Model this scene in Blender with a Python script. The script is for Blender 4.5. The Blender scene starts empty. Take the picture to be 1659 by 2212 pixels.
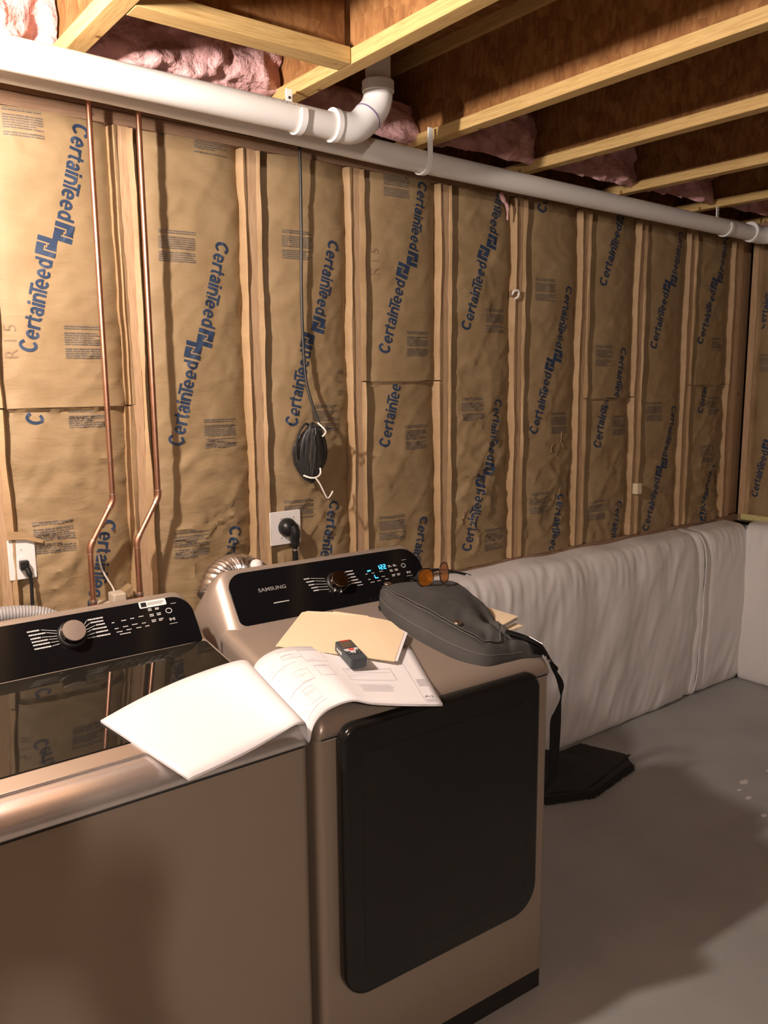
import bpy, bmesh, math, random
from mathutils import Vector, Matrix, noise
random.seed(7)
R = math.radians
SC = bpy.context.scene
COL = SC.collection
# ------------------------------------------------------------------ camera, world, lights, exposure
cam_data = bpy.data.cameras.new('camera')
cam_data.sensor_fit = 'HORIZONTAL'; cam_data.sensor_width = 36.0
cam_data.lens = 1785.0 / 1659.0 * 36.0
cam_data.clip_start = 0.02
camera = bpy.data.objects.new('camera', cam_data); COL.objects.link(camera)
camera.matrix_world = Matrix(((0.79364086, 0.10392482, -0.59944459, -0.926),
                              (-0.60832646, 0.12170923, -0.78429955, -2.415),
                              (-0.00855025, 0.98711017, 0.15981364, 1.66), (0, 0, 0, 1)))
SC.camera = camera
wd = bpy.data.worlds.new('world'); SC.world = wd; wd.use_nodes = True
wd.node_tree.nodes['Background'].inputs[0].default_value = (0.9, 0.75, 0.6, 1)
wd.node_tree.nodes['Background'].inputs[1].default_value = 0.02
SC.view_settings.view_transform = 'Standard'
SC.view_settings.look = 'None'
SC.view_settings.exposure = 0.0
SC.view_settings.gamma = 1.0
SC.view_settings.use_curve_mapping = False
# bare bulbs: (x, y, z, emission strength)
BULBS = [((-0.96, -0.83, 2.26), 3000.0, (1.0, 0.855, 0.765)),
         ((-1.20, -3.60, 2.28), 2050.0, (1.0, 0.85, 0.755))]

# ------------------------------------------------------------------ materials
def new_mat(name):
    m = bpy.data.materials.new(name); m.use_nodes = True
    return m, m.node_tree.nodes, m.node_tree.links, m.node_tree.nodes['Principled BSDF']
def plain(name, c, rough=0.5, metal=0.0, spec=0.5, coat=0.0, vary=0.0, vscale=12.0, bump=0.0, bscale=60.0, stretch=(1, 1, 1), c2=None, bdist=0.002):
    m, N, L, B = new_mat(name)
    B.inputs['Base Color'].default_value = (*c, 1); B.inputs['Roughness'].default_value = rough
    B.inputs['Metallic'].default_value = metal; B.inputs['Specular IOR Level'].default_value = spec
    if coat: B.inputs['Coat Weight'].default_value = coat; B.inputs['Coat Roughness'].default_value = 0.05
    if vary or bump:
        tc = N.new('ShaderNodeTexCoord'); mp = N.new('ShaderNodeMapping'); mp.inputs['Scale'].default_value = stretch
        L.new(tc.outputs['Object'], mp.inputs[0])
    if vary:
        n = N.new('ShaderNodeTexNoise'); n.inputs['Scale'].default_value = vscale; n.inputs['Detail'].default_value = 6
        L.new(mp.outputs[0], n.inputs[0])
        cr = N.new('ShaderNodeValToRGB'); d = c2 or tuple(x * (1 - vary) for x in c)
        cr.color_ramp.elements[0].position = 0.3; cr.color_ramp.elements[1].position = 0.7
        cr.color_ramp.elements[0].color = (*d, 1); cr.color_ramp.elements[1].color = (*c, 1)
        L.new(n.outputs[0], cr.inputs[0]); L.new(cr.outputs[0], B.inputs['Base Color'])
    if bump:
        n2 = N.new('ShaderNodeTexNoise'); n2.inputs['Scale'].default_value = bscale; n2.inputs['Detail'].default_value = 5
        L.new(mp.outputs[0], n2.inputs[0])
        bp = N.new('ShaderNodeBump'); bp.inputs['Strength'].default_value = bump; bp.inputs['Distance'].default_value = bdist
        L.new(n2.outputs[0], bp.inputs['Height']); L.new(bp.outputs[0], B.inputs['Normal'])
    return m
def emit(name, c, s):
    m, N, L, B = new_mat(name)
    B.inputs['Base Color'].default_value = (*c, 1); B.inputs['Emission Color'].default_value = (*c, 1)
    B.inputs['Emission Strength'].default_value = s
    return m
def wood(name, light, dark, stretch, rough=0.7, scale=9.0):
    m, N, L, B = new_mat(name); B.inputs['Roughness'].default_value = rough; B.inputs['Specular IOR Level'].default_value = 0.25
    tc = N.new('ShaderNodeTexCoord'); mp = N.new('ShaderNodeMapping'); mp.inputs['Scale'].default_value = stretch
    L.new(tc.outputs['Object'], mp.inputs[0])
    n = N.new('ShaderNodeTexNoise'); n.inputs['Scale'].default_value = scale; n.inputs['Detail'].default_value = 8; n.inputs['Distortion'].default_value = 0.6
    L.new(mp.outputs[0], n.inputs[0])
    cr = N.new('ShaderNodeValToRGB'); cr.color_ramp.elements[0].position = 0.32; cr.color_ramp.elements[1].position = 0.62
    cr.color_ramp.elements[0].color = (*dark, 1); cr.color_ramp.elements[1].color = (*light, 1)
    L.new(n.outputs[0], cr.inputs[0])
    # knots
    v = N.new('ShaderNodeTexVoronoi'); v.inputs['Scale'].default_value = 3.1
    mp2 = N.new('ShaderNodeMapping'); mp2.inputs['Scale'].default_value = tuple(2.2 if s > 1 else 1.0 for s in stretch)
    L.new(tc.outputs['Object'], mp2.inputs[0]); L.new(mp2.outputs[0], v.inputs[0])
    kr = N.new('ShaderNodeValToRGB'); kr.color_ramp.elements[0].position = 0.03; kr.color_ramp.elements[1].position = 0.07
    kr.color_ramp.elements[0].color = (0.25, 0.12, 0.05, 1); kr.color_ramp.elements[1].color = (1, 1, 1, 1)
    L.new(v.outputs['Distance'], kr.inputs[0])
    mx = N.new('ShaderNodeMix'); mx.data_type = 'RGBA'; mx.blend_type = 'MULTIPLY'; mx.inputs[0].default_value = 0.85
    L.new(cr.outputs[0], mx.inputs[6]); L.new(kr.outputs[0], mx.inputs[7]); L.new(mx.outputs[2], B.inputs['Base Color'])
    bp = N.new('ShaderNodeBump'); bp.inputs['Strength'].default_value = 0.25; bp.inputs['Distance'].default_value = 0.001
    L.new(n.outputs[0], bp.inputs['Height']); L.new(bp.outputs[0], B.inputs['Normal'])
    return m
def osb(name):
    m, N, L, B = new_mat(name); B.inputs['Roughness'].default_value = 0.75; B.inputs['Specular IOR Level'].default_value = 0.2
    tc = N.new('ShaderNodeTexCoord')
    outs = []
    for k, (st, rot) in enumerate((((14, 60, 20), 0.5), ((50, 16, 14), -0.4))):
        mp = N.new('ShaderNodeMapping'); mp.inputs['Scale'].default_value = st; mp.inputs['Rotation'].default_value = (rot, rot * 0.7, rot)
        L.new(tc.outputs['Object'], mp.inputs[0])
        v = N.new('ShaderNodeTexVoronoi'); v.inputs['Scale'].default_value = 1.6; v.inputs['Randomness'].default_value = 1.0
        L.new(mp.outputs[0], v.inputs[0]); outs.append(v)
    sep = N.new('ShaderNodeSeparateColor'); L.new(outs[0].outputs['Color'], sep.inputs[0])
    sep2 = N.new('ShaderNodeSeparateColor'); L.new(outs[1].outputs['Color'], sep2.inputs[0])
    ad = N.new('ShaderNodeMath'); ad.operation = 'ADD'; L.new(sep.outputs[0], ad.inputs[0]); L.new(sep2.outputs[1], ad.inputs[1])
    hf = N.new('ShaderNodeMath'); hf.operation = 'MULTIPLY'; hf.inputs[1].default_value = 0.5; L.new(ad.outputs[0], hf.inputs[0])
    cr = N.new('ShaderNodeValToRGB'); cr.color_ramp.elements[0].color = (0.20, 0.085, 0.030, 1); cr.color_ramp.elements[1].color = (0.40, 0.205, 0.08, 1)
    e = cr.color_ramp.elements.new(0.5); e.color = (0.285, 0.13, 0.045, 1)
    L.new(hf.outputs[0], cr.inputs[0]); L.new(cr.outputs[0], B.inputs['Base Color'])
    bp = N.new('ShaderNodeBump'); bp.inputs['Strength'].default_value = 0.3; bp.inputs['Distance'].default_value = 0.001
    L.new(hf.outputs[0], bp.inputs['Height']); L.new(bp.outputs[0], B.inputs['Normal'])
    return m
def kraft(name, c, c2):
    m, N, L, B = new_mat(name); B.inputs['Roughness'].default_value = 0.62; B.inputs['Specular IOR Level'].default_value = 0.35
    tc = N.new('ShaderNodeTexCoord')
    n = N.new('ShaderNodeTexNoise'); n.inputs['Scale'].default_value = 7; n.inputs['Detail'].default_value = 9; n.inputs['Roughness'].default_value = 0.65
    L.new(tc.outputs['Object'], n.inputs[0])
    cr = N.new('ShaderNodeValToRGB'); cr.color_ramp.elements[0].position = 0.33; cr.color_ramp.elements[1].position = 0.68
    cr.color_ramp.elements[0].color = (*c2, 1); cr.color_ramp.elements[1].color = (*c, 1)
    L.new(n.outputs[0], cr.inputs[0]); L.new(cr.outputs[0], B.inputs['Base Color'])
    mp = N.new('ShaderNodeMapping'); mp.inputs['Scale'].default_value = (1, 1, 3); L.new(tc.outputs['Object'], mp.inputs[0])
    a = N.new('ShaderNodeTexNoise'); a.inputs['Scale'].default_value = 14; a.inputs['Detail'].default_value = 7; a.inputs['Distortion'].default_value = 0.8
    L.new(mp.outputs[0], a.inputs[0])
    bp = N.new('ShaderNodeBump'); bp.inputs['Strength'].default_value = 0.40; bp.inputs['Distance'].default_value = 0.006
    L.new(a.outputs[0], bp.inputs['Height']); L.new(bp.outputs[0], B.inputs['Normal'])
    return m
def floor_mat():
    m, N, L, B = new_mat('painted_concrete'); B.inputs['Roughness'].default_value = 0.55; B.inputs['Specular IOR Level'].default_value = 0.35
    tc = N.new('ShaderNodeTexCoord')
    n = N.new('ShaderNodeTexNoise'); n.inputs['Scale'].default_value = 2.2; n.inputs['Detail'].default_value = 8
    L.new(tc.outputs['Object'], n.inputs[0])
    cr = N.new('ShaderNodeValToRGB'); cr.color_ramp.elements[0].color = (0.295, 0.295, 0.285, 1); cr.color_ramp.elements[1].color = (0.38, 0.38, 0.365, 1)
    cr.color_ramp.elements[0].position = 0.3; cr.color_ramp.elements[1].position = 0.7
    L.new(n.outputs[0], cr.inputs[0]); L.new(cr.outputs[0], B.inputs['Base Color'])
    n2 = N.new('ShaderNodeTexNoise'); n2.inputs['Scale'].default_value = 40; n2.inputs['Detail'].default_value = 6; L.new(tc.outputs['Object'], n2.inputs[0])
    bp = N.new('ShaderNodeBump'); bp.inputs['Strength'].default_value = 0.15; bp.inputs['Distance'].default_value = 0.002
    L.new(n2.outputs[0], bp.inputs['Height']); L.new(bp.outputs[0], B.inputs['Normal'])
    return m
M_FLOOR = floor_mat()
M_CONC = plain('concrete', (0.42, 0.40, 0.37), 0.9, vary=0.3, vscale=6, bump=0.3)
M_OSB = osb('oriented_strand_board')
M_STUD = wood('stud_lumber', (0.50, 0.34, 0.205), (0.40, 0.245, 0.135), (26, 26, 1.6))
M_PLATE = wood('plate_lumber', (0.33, 0.21, 0.135), (0.24, 0.145, 0.09), (1.6, 26, 26))
M_FLANGE = wood('flange_lumber', (0.62, 0.43, 0.18), (0.48, 0.30, 0.11), (24, 1.3, 24))
M_FLANGEX = wood('cross_flange_lumber', (0.62, 0.43, 0.18), (0.48, 0.30, 0.11), (1.3, 24, 24))
M_KRAFT = kraft('kraft_paper', (0.335, 0.237, 0.128), (0.255, 0.170, 0.085))
M_TAB = kraft('kraft_paper_edge', (0.47, 0.315, 0.17), (0.35, 0.225, 0.115))
M_BLUE = plain('blue_ink', (0.020, 0.040, 0.085), 0.6)
M_GREYINK = plain('grey_ink', (0.125, 0.105, 0.09), 0.7)
M_FAINT = plain('faint_ink', (0.215, 0.140, 0.080), 0.7)
M_PINK = plain('pink_fibreglass', (0.74, 0.44, 0.43), 0.95, vary=0.25, vscale=14, bump=0.7, bscale=45, spec=0.05, bdist=0.02)
M_PVC = plain('white_pvc', (0.78, 0.76, 0.73), 0.38, vary=0.06, vscale=5)
M_PVCF = plain('white_pvc_fitting', (0.86, 0.85, 0.84), 0.28)
M_PRIMER = plain('purple_primer', (0.25, 0.2, 0.33), 0.5)
M_COPPER = plain('copper', (0.74, 0.40, 0.27), 0.36, metal=1.0, vary=0.35, vscale=18)
M_SOLDER = plain('solder', (0.75, 0.70, 0.66), 0.35, metal=1.0)
M_BLANKET = plain('white_vinyl_facing', (0.80, 0.765, 0.75), 0.42, vary=0.05, vscale=4, bump=0.5, bscale=9, stretch=(1.0, 1.0, 0.35), bdist=0.012)
M_STEEL = plain('champagne_steel', (0.355, 0.285, 0.220), 0.42, metal=0.35, vary=0.05, vscale=80, stretch=(1, 40, 60))
M_STEELC = plain('champagne_painted_cap', (0.36, 0.295, 0.245), 0.36, metal=0.40, coat=0.15)
M_STEELW = plain('champagne_highlight_cap', (0.78, 0.72, 0.69), 0.26, metal=0.85)  # cap metal brightened to carry the lamp's highlight on the washer's front roll
M_BLACKG = plain('black_gloss', (0.005, 0.005, 0.006), 0.10, spec=0.3)
M_BLACKP = plain('black_plastic', (0.012, 0.012, 0.012), 0.45)
M_DOOR = plain('smoked_door', (0.010, 0.0095, 0.009), 0.14, spec=0.4)
M_GLASS = plain('smoked_glass_lid', (0.012, 0.011, 0.009), 0.03, spec=0.45)
M_CHROME = plain('brushed_chrome', (0.78, 0.73, 0.70), 0.36, metal=1.0)
M_DKCHROME = plain('dark_chrome', (0.28, 0.22, 0.19), 0.18, metal=1.0)
M_INK = plain('panel_print', (0.62, 0.60, 0.58), 0.5)
M_INKDIM = plain('panel_print_dim', (0.22, 0.21, 0.20), 0.5)
M_LED = emit('blue_display', (0.03, 0.35, 1.0), 5.0)
M_WHITEP = plain('white_plastic', (0.80, 0.77, 0.74), 0.4)
M_RUBBER = plain('black_rubber', (0.012, 0.012, 0.013), 0.35)
M_CABLE = plain('black_cable', (0.03, 0.029, 0.029), 0.38)
M_STRING = plain('white_wire', (0.82, 0.76, 0.68), 0.6)
M_PAPER = plain('white_paper', (0.76, 0.74, 0.75), 0.75)
M_LINE = plain('drawing_ink', (0.25, 0.24, 0.26), 0.8)
M_LINE2 = plain('drawing_ink_light', (0.46, 0.45, 0.47), 0.8)
M_MANILA = plain('manila_card', (0.80, 0.64, 0.43), 0.7, vary=0.03, vscale=8)
M_CANVAS = plain('grey_canvas', (0.060, 0.057, 0.054), 0.85, vary=0.35, vscale=7, bump=0.35, bscale=420, bdist=0.001)
M_THREAD = plain('pale_thread', (0.17, 0.16, 0.14), 0.9)
M_STRAP = plain('black_webbing', (0.010, 0.010, 0.010), 0.85, spec=0.2)
M_SNAP = plain('antique_nickel', (0.50, 0.44, 0.38), 0.3, metal=1.0)
M_FELT = plain('black_felt_sheet', (0.018, 0.017, 0.016), 0.8, vary=0.4, vscale=14, bump=0.5, bscale=30)
M_GREYHOSE = plain('grey_corrugated_plastic', (0.30, 0.29, 0.29), 0.5)
M_FOIL = plain('foil', (0.75, 0.72, 0.70), 0.25, metal=1.0, bump=0.8, bscale=60)
M_SLATE = plain('slate_plastic', (0.045, 0.055, 0.065), 0.45)
M_RED = plain('red_plastic', (0.65, 0.03, 0.03), 0.4)
M_LGREY = plain('light_grey_plastic', (0.55, 0.53, 0.52), 0.45)
M_SCREEN = plain('grey_screen', (0.10, 0.075, 0.055), 0.15)
M_FOAM = plain('yellow_foam', (0.65, 0.58, 0.25), 0.8, vary=0.3)
M_SPOT = plain('white_paint_spot', (0.62, 0.60, 0.57), 0.6)
M_BROWNPL = plain('tan_plastic', (0.52, 0.44, 0.34), 0.5)
M_WALLPL = plain('grey_block_wall', (0.38, 0.34, 0.30), 0.9, vary=0.2, vscale=3, bump=0.3)

# ------------------------------------------------------------------ mesh helpers
class MB:
    def __init__(s): s.v = []; s.f = []
    def add(s, v, f):
        n = len(s.v); s.v += [tuple(p) for p in v]; s.f += [tuple(i + n for i in q) for q in f]; return s
    def box(s, a, b, mat=None):
        (x0, y0, z0), (x1, y1, z1) = a, b
        v = [(x, y, z) for x in (x0, x1) for y in (y0, y1) for z in (z0, z1)]
        if mat: v = [mat @ Vector(p) for p in v]
        return s.add(v, [(0, 1, 3, 2), (4, 6, 7, 5), (0, 4, 5, 1), (2, 3, 7, 6), (0, 2, 6, 4), (1, 5, 7, 3)])
    def tube(s, path, r, seg=12, cap=True, flat=1.0, twist=None, upv=None):
        P = [Vector(p) for p in path]; n = len(P); rings = []
        up = Vector(upv) if upv else None
        for i in range(n):
            t = (P[min(i + 1, n - 1)] - P[max(i - 1, 0)]).normalized()
            if up is None or abs(t.dot(up)) > 0.98:
                up = Vector((0, 0, 1)) if abs(t.z) < 0.9 else Vector((0, 1, 0))
            a = t.cross(up).normalized(); b = a.cross(t).normalized(); up = b
            rr = r[i] if isinstance(r, (list, tuple)) else r
            tw = twist[i] if twist else 0
            ring = []
            for k in range(seg):
                th = 2 * math.pi * k / seg
                u, w = math.cos(th) * rr, math.sin(th) * rr * flat
                u, w = u * math.cos(tw) - w * math.sin(tw), u * math.sin(tw) + w * math.cos(tw)
                ring.append(P[i] + a * u + b * w)
            rings.append(ring)
        v = [p for q in rings for p in q]; f = []
        for i in range(n - 1):
            for k in range(seg):
                k2 = (k + 1) % seg
                f.append((i * seg + k, i * seg + k2, (i + 1) * seg + k2, (i + 1) * seg + k))
        if cap: f.append(tuple(range(seg - 1, -1, -1))); f.append(tuple((n - 1) * seg + k for k in range(seg)))
        return s.add(v, f)
    def lathe(s, prof, mat, seg=24):  # prof: (radius, height)
        v = []; f = []
        for (r, h) in prof:
            for k in range(seg):
                th = 2 * math.pi * k / seg
                v.append(mat @ Vector((r * math.cos(th), r * math.sin(th), h)))
        n = len(prof)
        for i in range(n - 1):
            for k in range(seg):
                k2 = (k + 1) % seg
                f.append((i * seg + k, i * seg + k2, (i + 1) * seg + k2, (i + 1) * seg + k))
        f.append(tuple(range(seg - 1, -1, -1))); f.append(tuple((n - 1) * seg + k for k in range(seg)))
        return s.add(v, f)
    def prism(s, poly, h0, h1, mat=None):   # poly in (u,v), extruded along w
        n = len(poly); T = mat or Matrix()
        v = [T @ Vector((p[0], p[1], h0)) for p in poly] + [T @ Vector((p[0], p[1], h1)) for p in poly]
        f = [tuple(range(n - 1, -1, -1)), tuple(range(n, 2 * n))] + [(i, (i + 1) % n, n + (i + 1) % n, n + i) for i in range(n)]
        return s.add(v, f)
    def grid(s, rows, flip=False, closed=False):
        n, m = len(rows), len(rows[0]); v = [p for r in rows for p in r]; f = []
        for i in range(n - 1):
            for j in range(m if closed else m - 1):
                j2 = (j + 1) % m
                q = (i * m + j, i * m + j2, (i + 1) * m + j2, (i + 1) * m + j)
                f.append(q[::-1] if flip else q)
        return s.add(v, f)
    def sheet(s, rows, th, down=(0, 0, -1)):  # a surface with thickness
        d = Vector(down) * th
        n, m = len(rows), len(rows[0])
        top = [Vector(p) for r in rows for p in r]; bot = [p + d for p in top]; N = len(top); f = []
        for i in range(n - 1):
            for j in range(m - 1):
                q = (i * m + j, i * m + j + 1, (i + 1) * m + j + 1, (i + 1) * m + j)
                f.append(q); f.append(tuple(N + k for k in q[::-1]))
        b = [j for j in range(m)] + [i * m + m - 1 for i in range(1, n)] + [(n - 1) * m + j for j in range(m - 2, -1, -1)] + [i * m for i in range(n - 2, 0, -1)]
        for k in range(len(b)):
            a, c = b[k], b[(k + 1) % len(b)]; f.append((c, a, N + a, N + c))
        return s.add(top + bot, f)
    def build(s, name, mat, parent=None, smooth=False, bevel=0.0, bseg=2, subd=0):
        me = bpy.data.meshes.new(name); me.from_pydata(s.v, [], s.f); me.update()
        bm = bmesh.new(); bm.from_mesh(me); bmesh.ops.recalc_face_normals(bm, faces=bm.faces); bm.to_mesh(me); bm.free()
        if isinstance(mat, (list, tuple)):
            for q in mat: me.materials.append(q)
        else: me.materials.append(mat)
        o = bpy.data.objects.new(name, me); COL.objects.link(o)
        if parent: o.parent = parent
        if smooth:
            for p in me.polygons: p.use_smooth = True
            if smooth == 'auto': me.set_sharp_from_angle(angle=R(38))
        if bevel:
            b = o.modifiers.new('bevel', 'BEVEL'); b.width = bevel; b.segments = bseg; b.limit_method = 'ANGLE'; b.angle_limit = R(35)
            for p in me.polygons: p.use_smooth = True
            w = o.modifiers.new('wn', 'WEIGHTED_NORMAL'); w.keep_sharp = True
        if subd:
            q = o.modifiers.new('subd', 'SUBSURF'); q.levels = subd; q.render_levels = subd
        return o
def tag(o, label=None, cat=None, group=None, kind=None):
    if label: o['label'] = label
    if cat: o['category'] = cat
    if group: o['group'] = group
    if kind: o['kind'] = kind
    return o
def empty(name, loc=(0, 0, 0), rz=0.0, **k):
    o = bpy.data.objects.new(name, None); COL.objects.link(o); o.location = loc; o.rotation_euler = (0, 0, rz)
    o.empty_display_size = 0.05
    return tag(o, **k)
def rrect(w, h, r, seg=6, x0=0, y0=0):
    rr = r if isinstance(r, (list, tuple)) else (r,) * 4   # bl, br, tr, tl
    pts = []
    for (cx, cy, a0, q) in ((x0 + rr[0], y0 + rr[0], 180, rr[0]), (x0 + w - rr[1], y0 + rr[1], 270, rr[1]),
                            (x0 + w - rr[2], y0 + h - rr[2], 0, rr[2]), (x0 + rr[3], y0 + h - rr[3], 90, rr[3])):
        for k in range(seg + 1):
            a = R(a0 + 90 * k / seg); pts.append((cx + q * math.cos(a), cy + q * math.sin(a)))
    return pts
def lerp(a, b, t): return a + (b - a) * t
def interp(tab, x):
    if x <= tab[0][0]: return tab[0][1]
    for (a, u), (b, w) in zip(tab, tab[1:]):
        if x <= b:
            t = (x - a) / (b - a); return u + (w - u) * t
    return tab[-1][1]
def smoothpath(pts, n=6):
    P = [Vector(p) for p in pts]; out = []
    for i in range(len(P) - 1):
        p0, p1, p2, p3 = P[max(i - 1, 0)], P[i], P[i + 1], P[min(i + 2, len(P) - 1)]
        for k in range(n):
            t = k / n
            out.append(0.5 * ((2 * p1) + (p2 - p0) * t + (2 * p0 - 5 * p1 + 4 * p2 - p3) * t * t + (3 * p1 - p0 - 3 * p2 + p3) * t ** 3))
    out.append(P[-1]); return out
def nz(x, y=0.0, z=0.0): return noise.noise(Vector((x, y, z)))
_tc = {}
def text_mesh(txt, bold=0.0, spacing=1.0):
    key = (txt, bold, spacing)
    if key in _tc: return _tc[key]
    cu = bpy.data.curves.new('t', 'FONT'); cu.body = txt; cu.size = 1.0; cu.offset = bold; cu.space_character = spacing
    cu.resolution_u = 3
    o = bpy.data.objects.new('t', cu); COL.objects.link(o)
    dg = bpy.context.evaluated_depsgraph_get(); me = bpy.data.meshes.new_from_object(o.evaluated_get(dg))
    v = [tuple(p.co) for p in me.vertices]; f = [tuple(p.vertices) for p in me.polygons]
    bpy.data.objects.remove(o); bpy.data.curves.remove(cu); bpy.data.meshes.remove(me)
    _tc[key] = (v, f); return v, f
def flat_text(mb, txt, fn, u0, v0, h, width=None, bold=0.0, spacing=1.0):
    """Lay letters on the surface fn(u, v) -> xyz, baseline at v0, cap height h."""
    v, f = text_mesh(txt, bold, spacing)
    xs = [p[0] for p in v]; a, b = min(xs), max(xs); sy = h / 0.70; sx = sy if width is None else width / (b - a)
    mb.add([fn(u0 + (p[0] - a) * sx, v0 + p[1] * sy) for p in v], f)

# ------------------------------------------------------------------ the setting
fl = MB().box((-4.2, -7.0, -0.1), (4.2, 0.6, 0.0)).build('floor', M_FLOOR); tag(fl, kind='structure')
ZJ = 2.447           # underside of the joists
TOPZ = 2.371         # underside of the top plate
WB = 0.86            # top of the low concrete wall
wall = MB().box((-4.2, 0.12, 0), (3.6, 0.30, WB)).build('wall_back', M_CONC); tag(wall, kind='structure')
MB().box((-4.2, 0.145, WB), (3.6, 0.16, 2.75)).build('sheathing', M_OSB, wall)
MB().box((-4.2, 0.0, TOPZ), (3.40, 0.14, TOPZ + 0.037)).build('top_plate', M_PLATE, wall, bevel=0.002)
MB().box((-4.2, 0.0, TOPZ + 0.038), (3.40, 0.14, ZJ)).build('top_plate', M_PLATE, wall, bevel=0.002)
MB().box((-4.2, 0.0, WB), (3.40, 0.14, WB + 0.036)).build('sill_plate', M_PLATE, wall, bevel=0.002)
MB().box((-4.2, 0.10, ZJ), (3.5, 0.125, 2.75)).build('rim_board', M_OSB, wall)
SP = 0.4064
def stud_mesh():
    mb = MB().box((-0.019, 0.0, WB + 0.036), (0.019, 0.14, TOPZ)); return mb
s0 = stud_mesh().build('stud', M_STUD, wall, bevel=0.0025)
s0.location = (-4 * SP, 0, 0)
for k in list(range(-3, 9)):
    c = s0.copy(); COL.objects.link(c); c.parent = wall; c.location = (k * SP, 0, 0)
c = s0.copy(); COL.objects.link(c); c.parent = wall; c.location = (8 * SP + 0.040, 0.0, 0)
MB().box((3.312, 0.03, WB + 0.036), (3.440, 0.07, TOPZ)).build('corner_stud', M_STUD, wall, bevel=0.0025)
wr = MB().box((3.55, -7.0, 0), (3.7, 0.3, WB)).build('wall_right', M_CONC); tag(wr, kind='structure')
MB().box((3.56, -7.0, WB), (3.575, 0.1, 2.75)).build('sheathing', M_OSB, wr)
MB().box((3.40, -7.0, TOPZ), (3.54, -0.0, TOPZ + 0.037)).build('top_plate', M_PLATE, wr, bevel=0.002)
MB().box((3.40, -7.0, TOPZ + 0.038), (3.54, -0.0, ZJ)).build('top_plate', M_PLATE, wr, bevel=0.002)
MB().box((3.40, -7.0, WB), (3.54, -0.0, WB + 0.036)).build('sill_plate', M_PLATE, wr, bevel=0.002)
MB().box((3.375, -2.6, WB + 0.01), (3.40, -0.03, WB + 0.045)).build('sill_gasket', M_FOAM, wr, bevel=0.006)
sr = MB().box((3.40, -0.019, WB + 0.036), (3.54, 0.019, TOPZ)).build('stud', M_STUD, wr, bevel=0.0025); sr.location = (0, -0.02, 0)
for k in range(1, 7):
    c = sr.copy(); COL.objects.link(c); c.parent = wr; c.location = (0, -0.02 - k * SP, 0)
wl = MB().box((-4.35, -7.0, 0), (-4.2, 0.3, 2.75)).build('wall_left', M_WALLPL); tag(wl, kind='structure')
wf = MB().box((-4.2, -7.15, 0), (3.7, -7.0, 2.75)).build('wall_front', M_WALLPL); tag(wf, kind='structure')
ceil = MB().box((-4.3, -7.1, 2.75), (3.7, 0.3, 2.77)).build('ceiling', M_OSB); tag(ceil, kind='structure')
# I-joists: flange, web, flange
JX = [0.405 + 0.6096 * k for k in range(-7, 6)]
JX[6] = -0.205; JX[8] = 1.02; JX[9] = 1.595
j0 = empty('joist'); j0.parent = ceil
def joist_parts(root):
    mb = MB().box((-0.024, -6.98, ZJ), (0.024, 0.098, ZJ + 0.038)); mb.build('lower_flange', M_FLANGE, root, bevel=0.002)
    MB().box((-0.005, -6.98, ZJ + 0.038), (0.005, 0.098, 2.712)).build('web', M_OSB, root)
    MB().box((-0.024, -6.98, 2.712), (0.024, 0.098, 2.75)).build('upper_flange', M_FLANGE, root)
joist_parts(j0); j0.location = (JX[0], 0, 0)
for x in JX[1:]:
    r = j0.copy(); COL.objects.link(r); r.parent = ceil; r.location = (x, 0, 0)
    for ch in j0.children:
        d = ch.copy(); COL.objects.link(d); d.parent = r
# cross blocking between two joists
bk = empty('blocking_joist'); bk.parent = ceil
MB().box((-0.179, -0.585, ZJ), (0.379, -0.525, ZJ + 0.040)).build('lower_flange', M_FLANGEX, bk, bevel=0.002)
MB().box((-0.179, -0.560, ZJ + 0.040), (0.379, -0.550, 2.71)).build('web', M_OSB, bk)
MB().box((-0.179, -0.585, 2.71), (0.379, -0.525, 2.75)).build('upper_flange', M_FLANGEX, bk)
# subfloor seam strips are left to the material

# ------------------------------------------------------------------ kraft faced batts
SEAM = {-1: 1.587, 2: 1.649, 5: 1.562, 7: 1.612, -3: 1.7}
PUCK = {-1: 1.0, 0: 1.1, 1: 1.2, 2: 0.8, 3: 1.5, 4: 1.2, 5: 1.0, 6: 0.7, 7: 1.3, -2: 1, -3: 1, -4: 1}
def batt_y(bay, x, z):
    """depth (wall-normal) of the paper face at lateral x, height z, back wall frame"""
    xl = bay * SP + 0.019; w = SP - 0.038; s = min(max((x - xl) / w, 0.0), 1.0)
    edge = 0.030 * (abs(2 * s - 1) ** 6)
    y = 0.013 + edge - 0.016 * math.sin(math.pi * s)
    a = PUCK.get(bay, 1.0); k = bay * 7.31
    amp = a * (0.55 + 0.65 * max(0.0, min(1.0, (1.75 - z) / 0.6)))
    n1 = nz(x * 4 + k, z * 5.0, 0.3); n2 = nz(x * 9 + k, z * 16 + 2 * n1, 5.1); n3 = 1 - abs(nz(x * 5 + 3 * n1 + k, z * 11 + x * 6, 9.7)) * 2
    n4 = 1 - abs(nz(x * 3 - 2 * n1 + k, z * 7 - x * 9, 19.7)) * 2
    y += amp * (0.010 * n1 + 0.0050 * n2 - 0.013 * max(0, n3 - 0.62) - 0.016 * max(0, n4 - 0.72))
    sm = SEAM.get(bay)
    if sm is not None:
        if z < sm: y += 0.006 * math.exp(-(sm - z) / 0.10)
        else: y -= 0.008 * math.exp(-(z - sm) / 0.05)
    return y
LOGO_CUT = {(3, j) for j in range(0, 7)} | {(7, j) for j in range(4, 11)} | {(i, 6) for i in (4, 5)} | {(i, 5) for i in (5, 6)}
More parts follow.
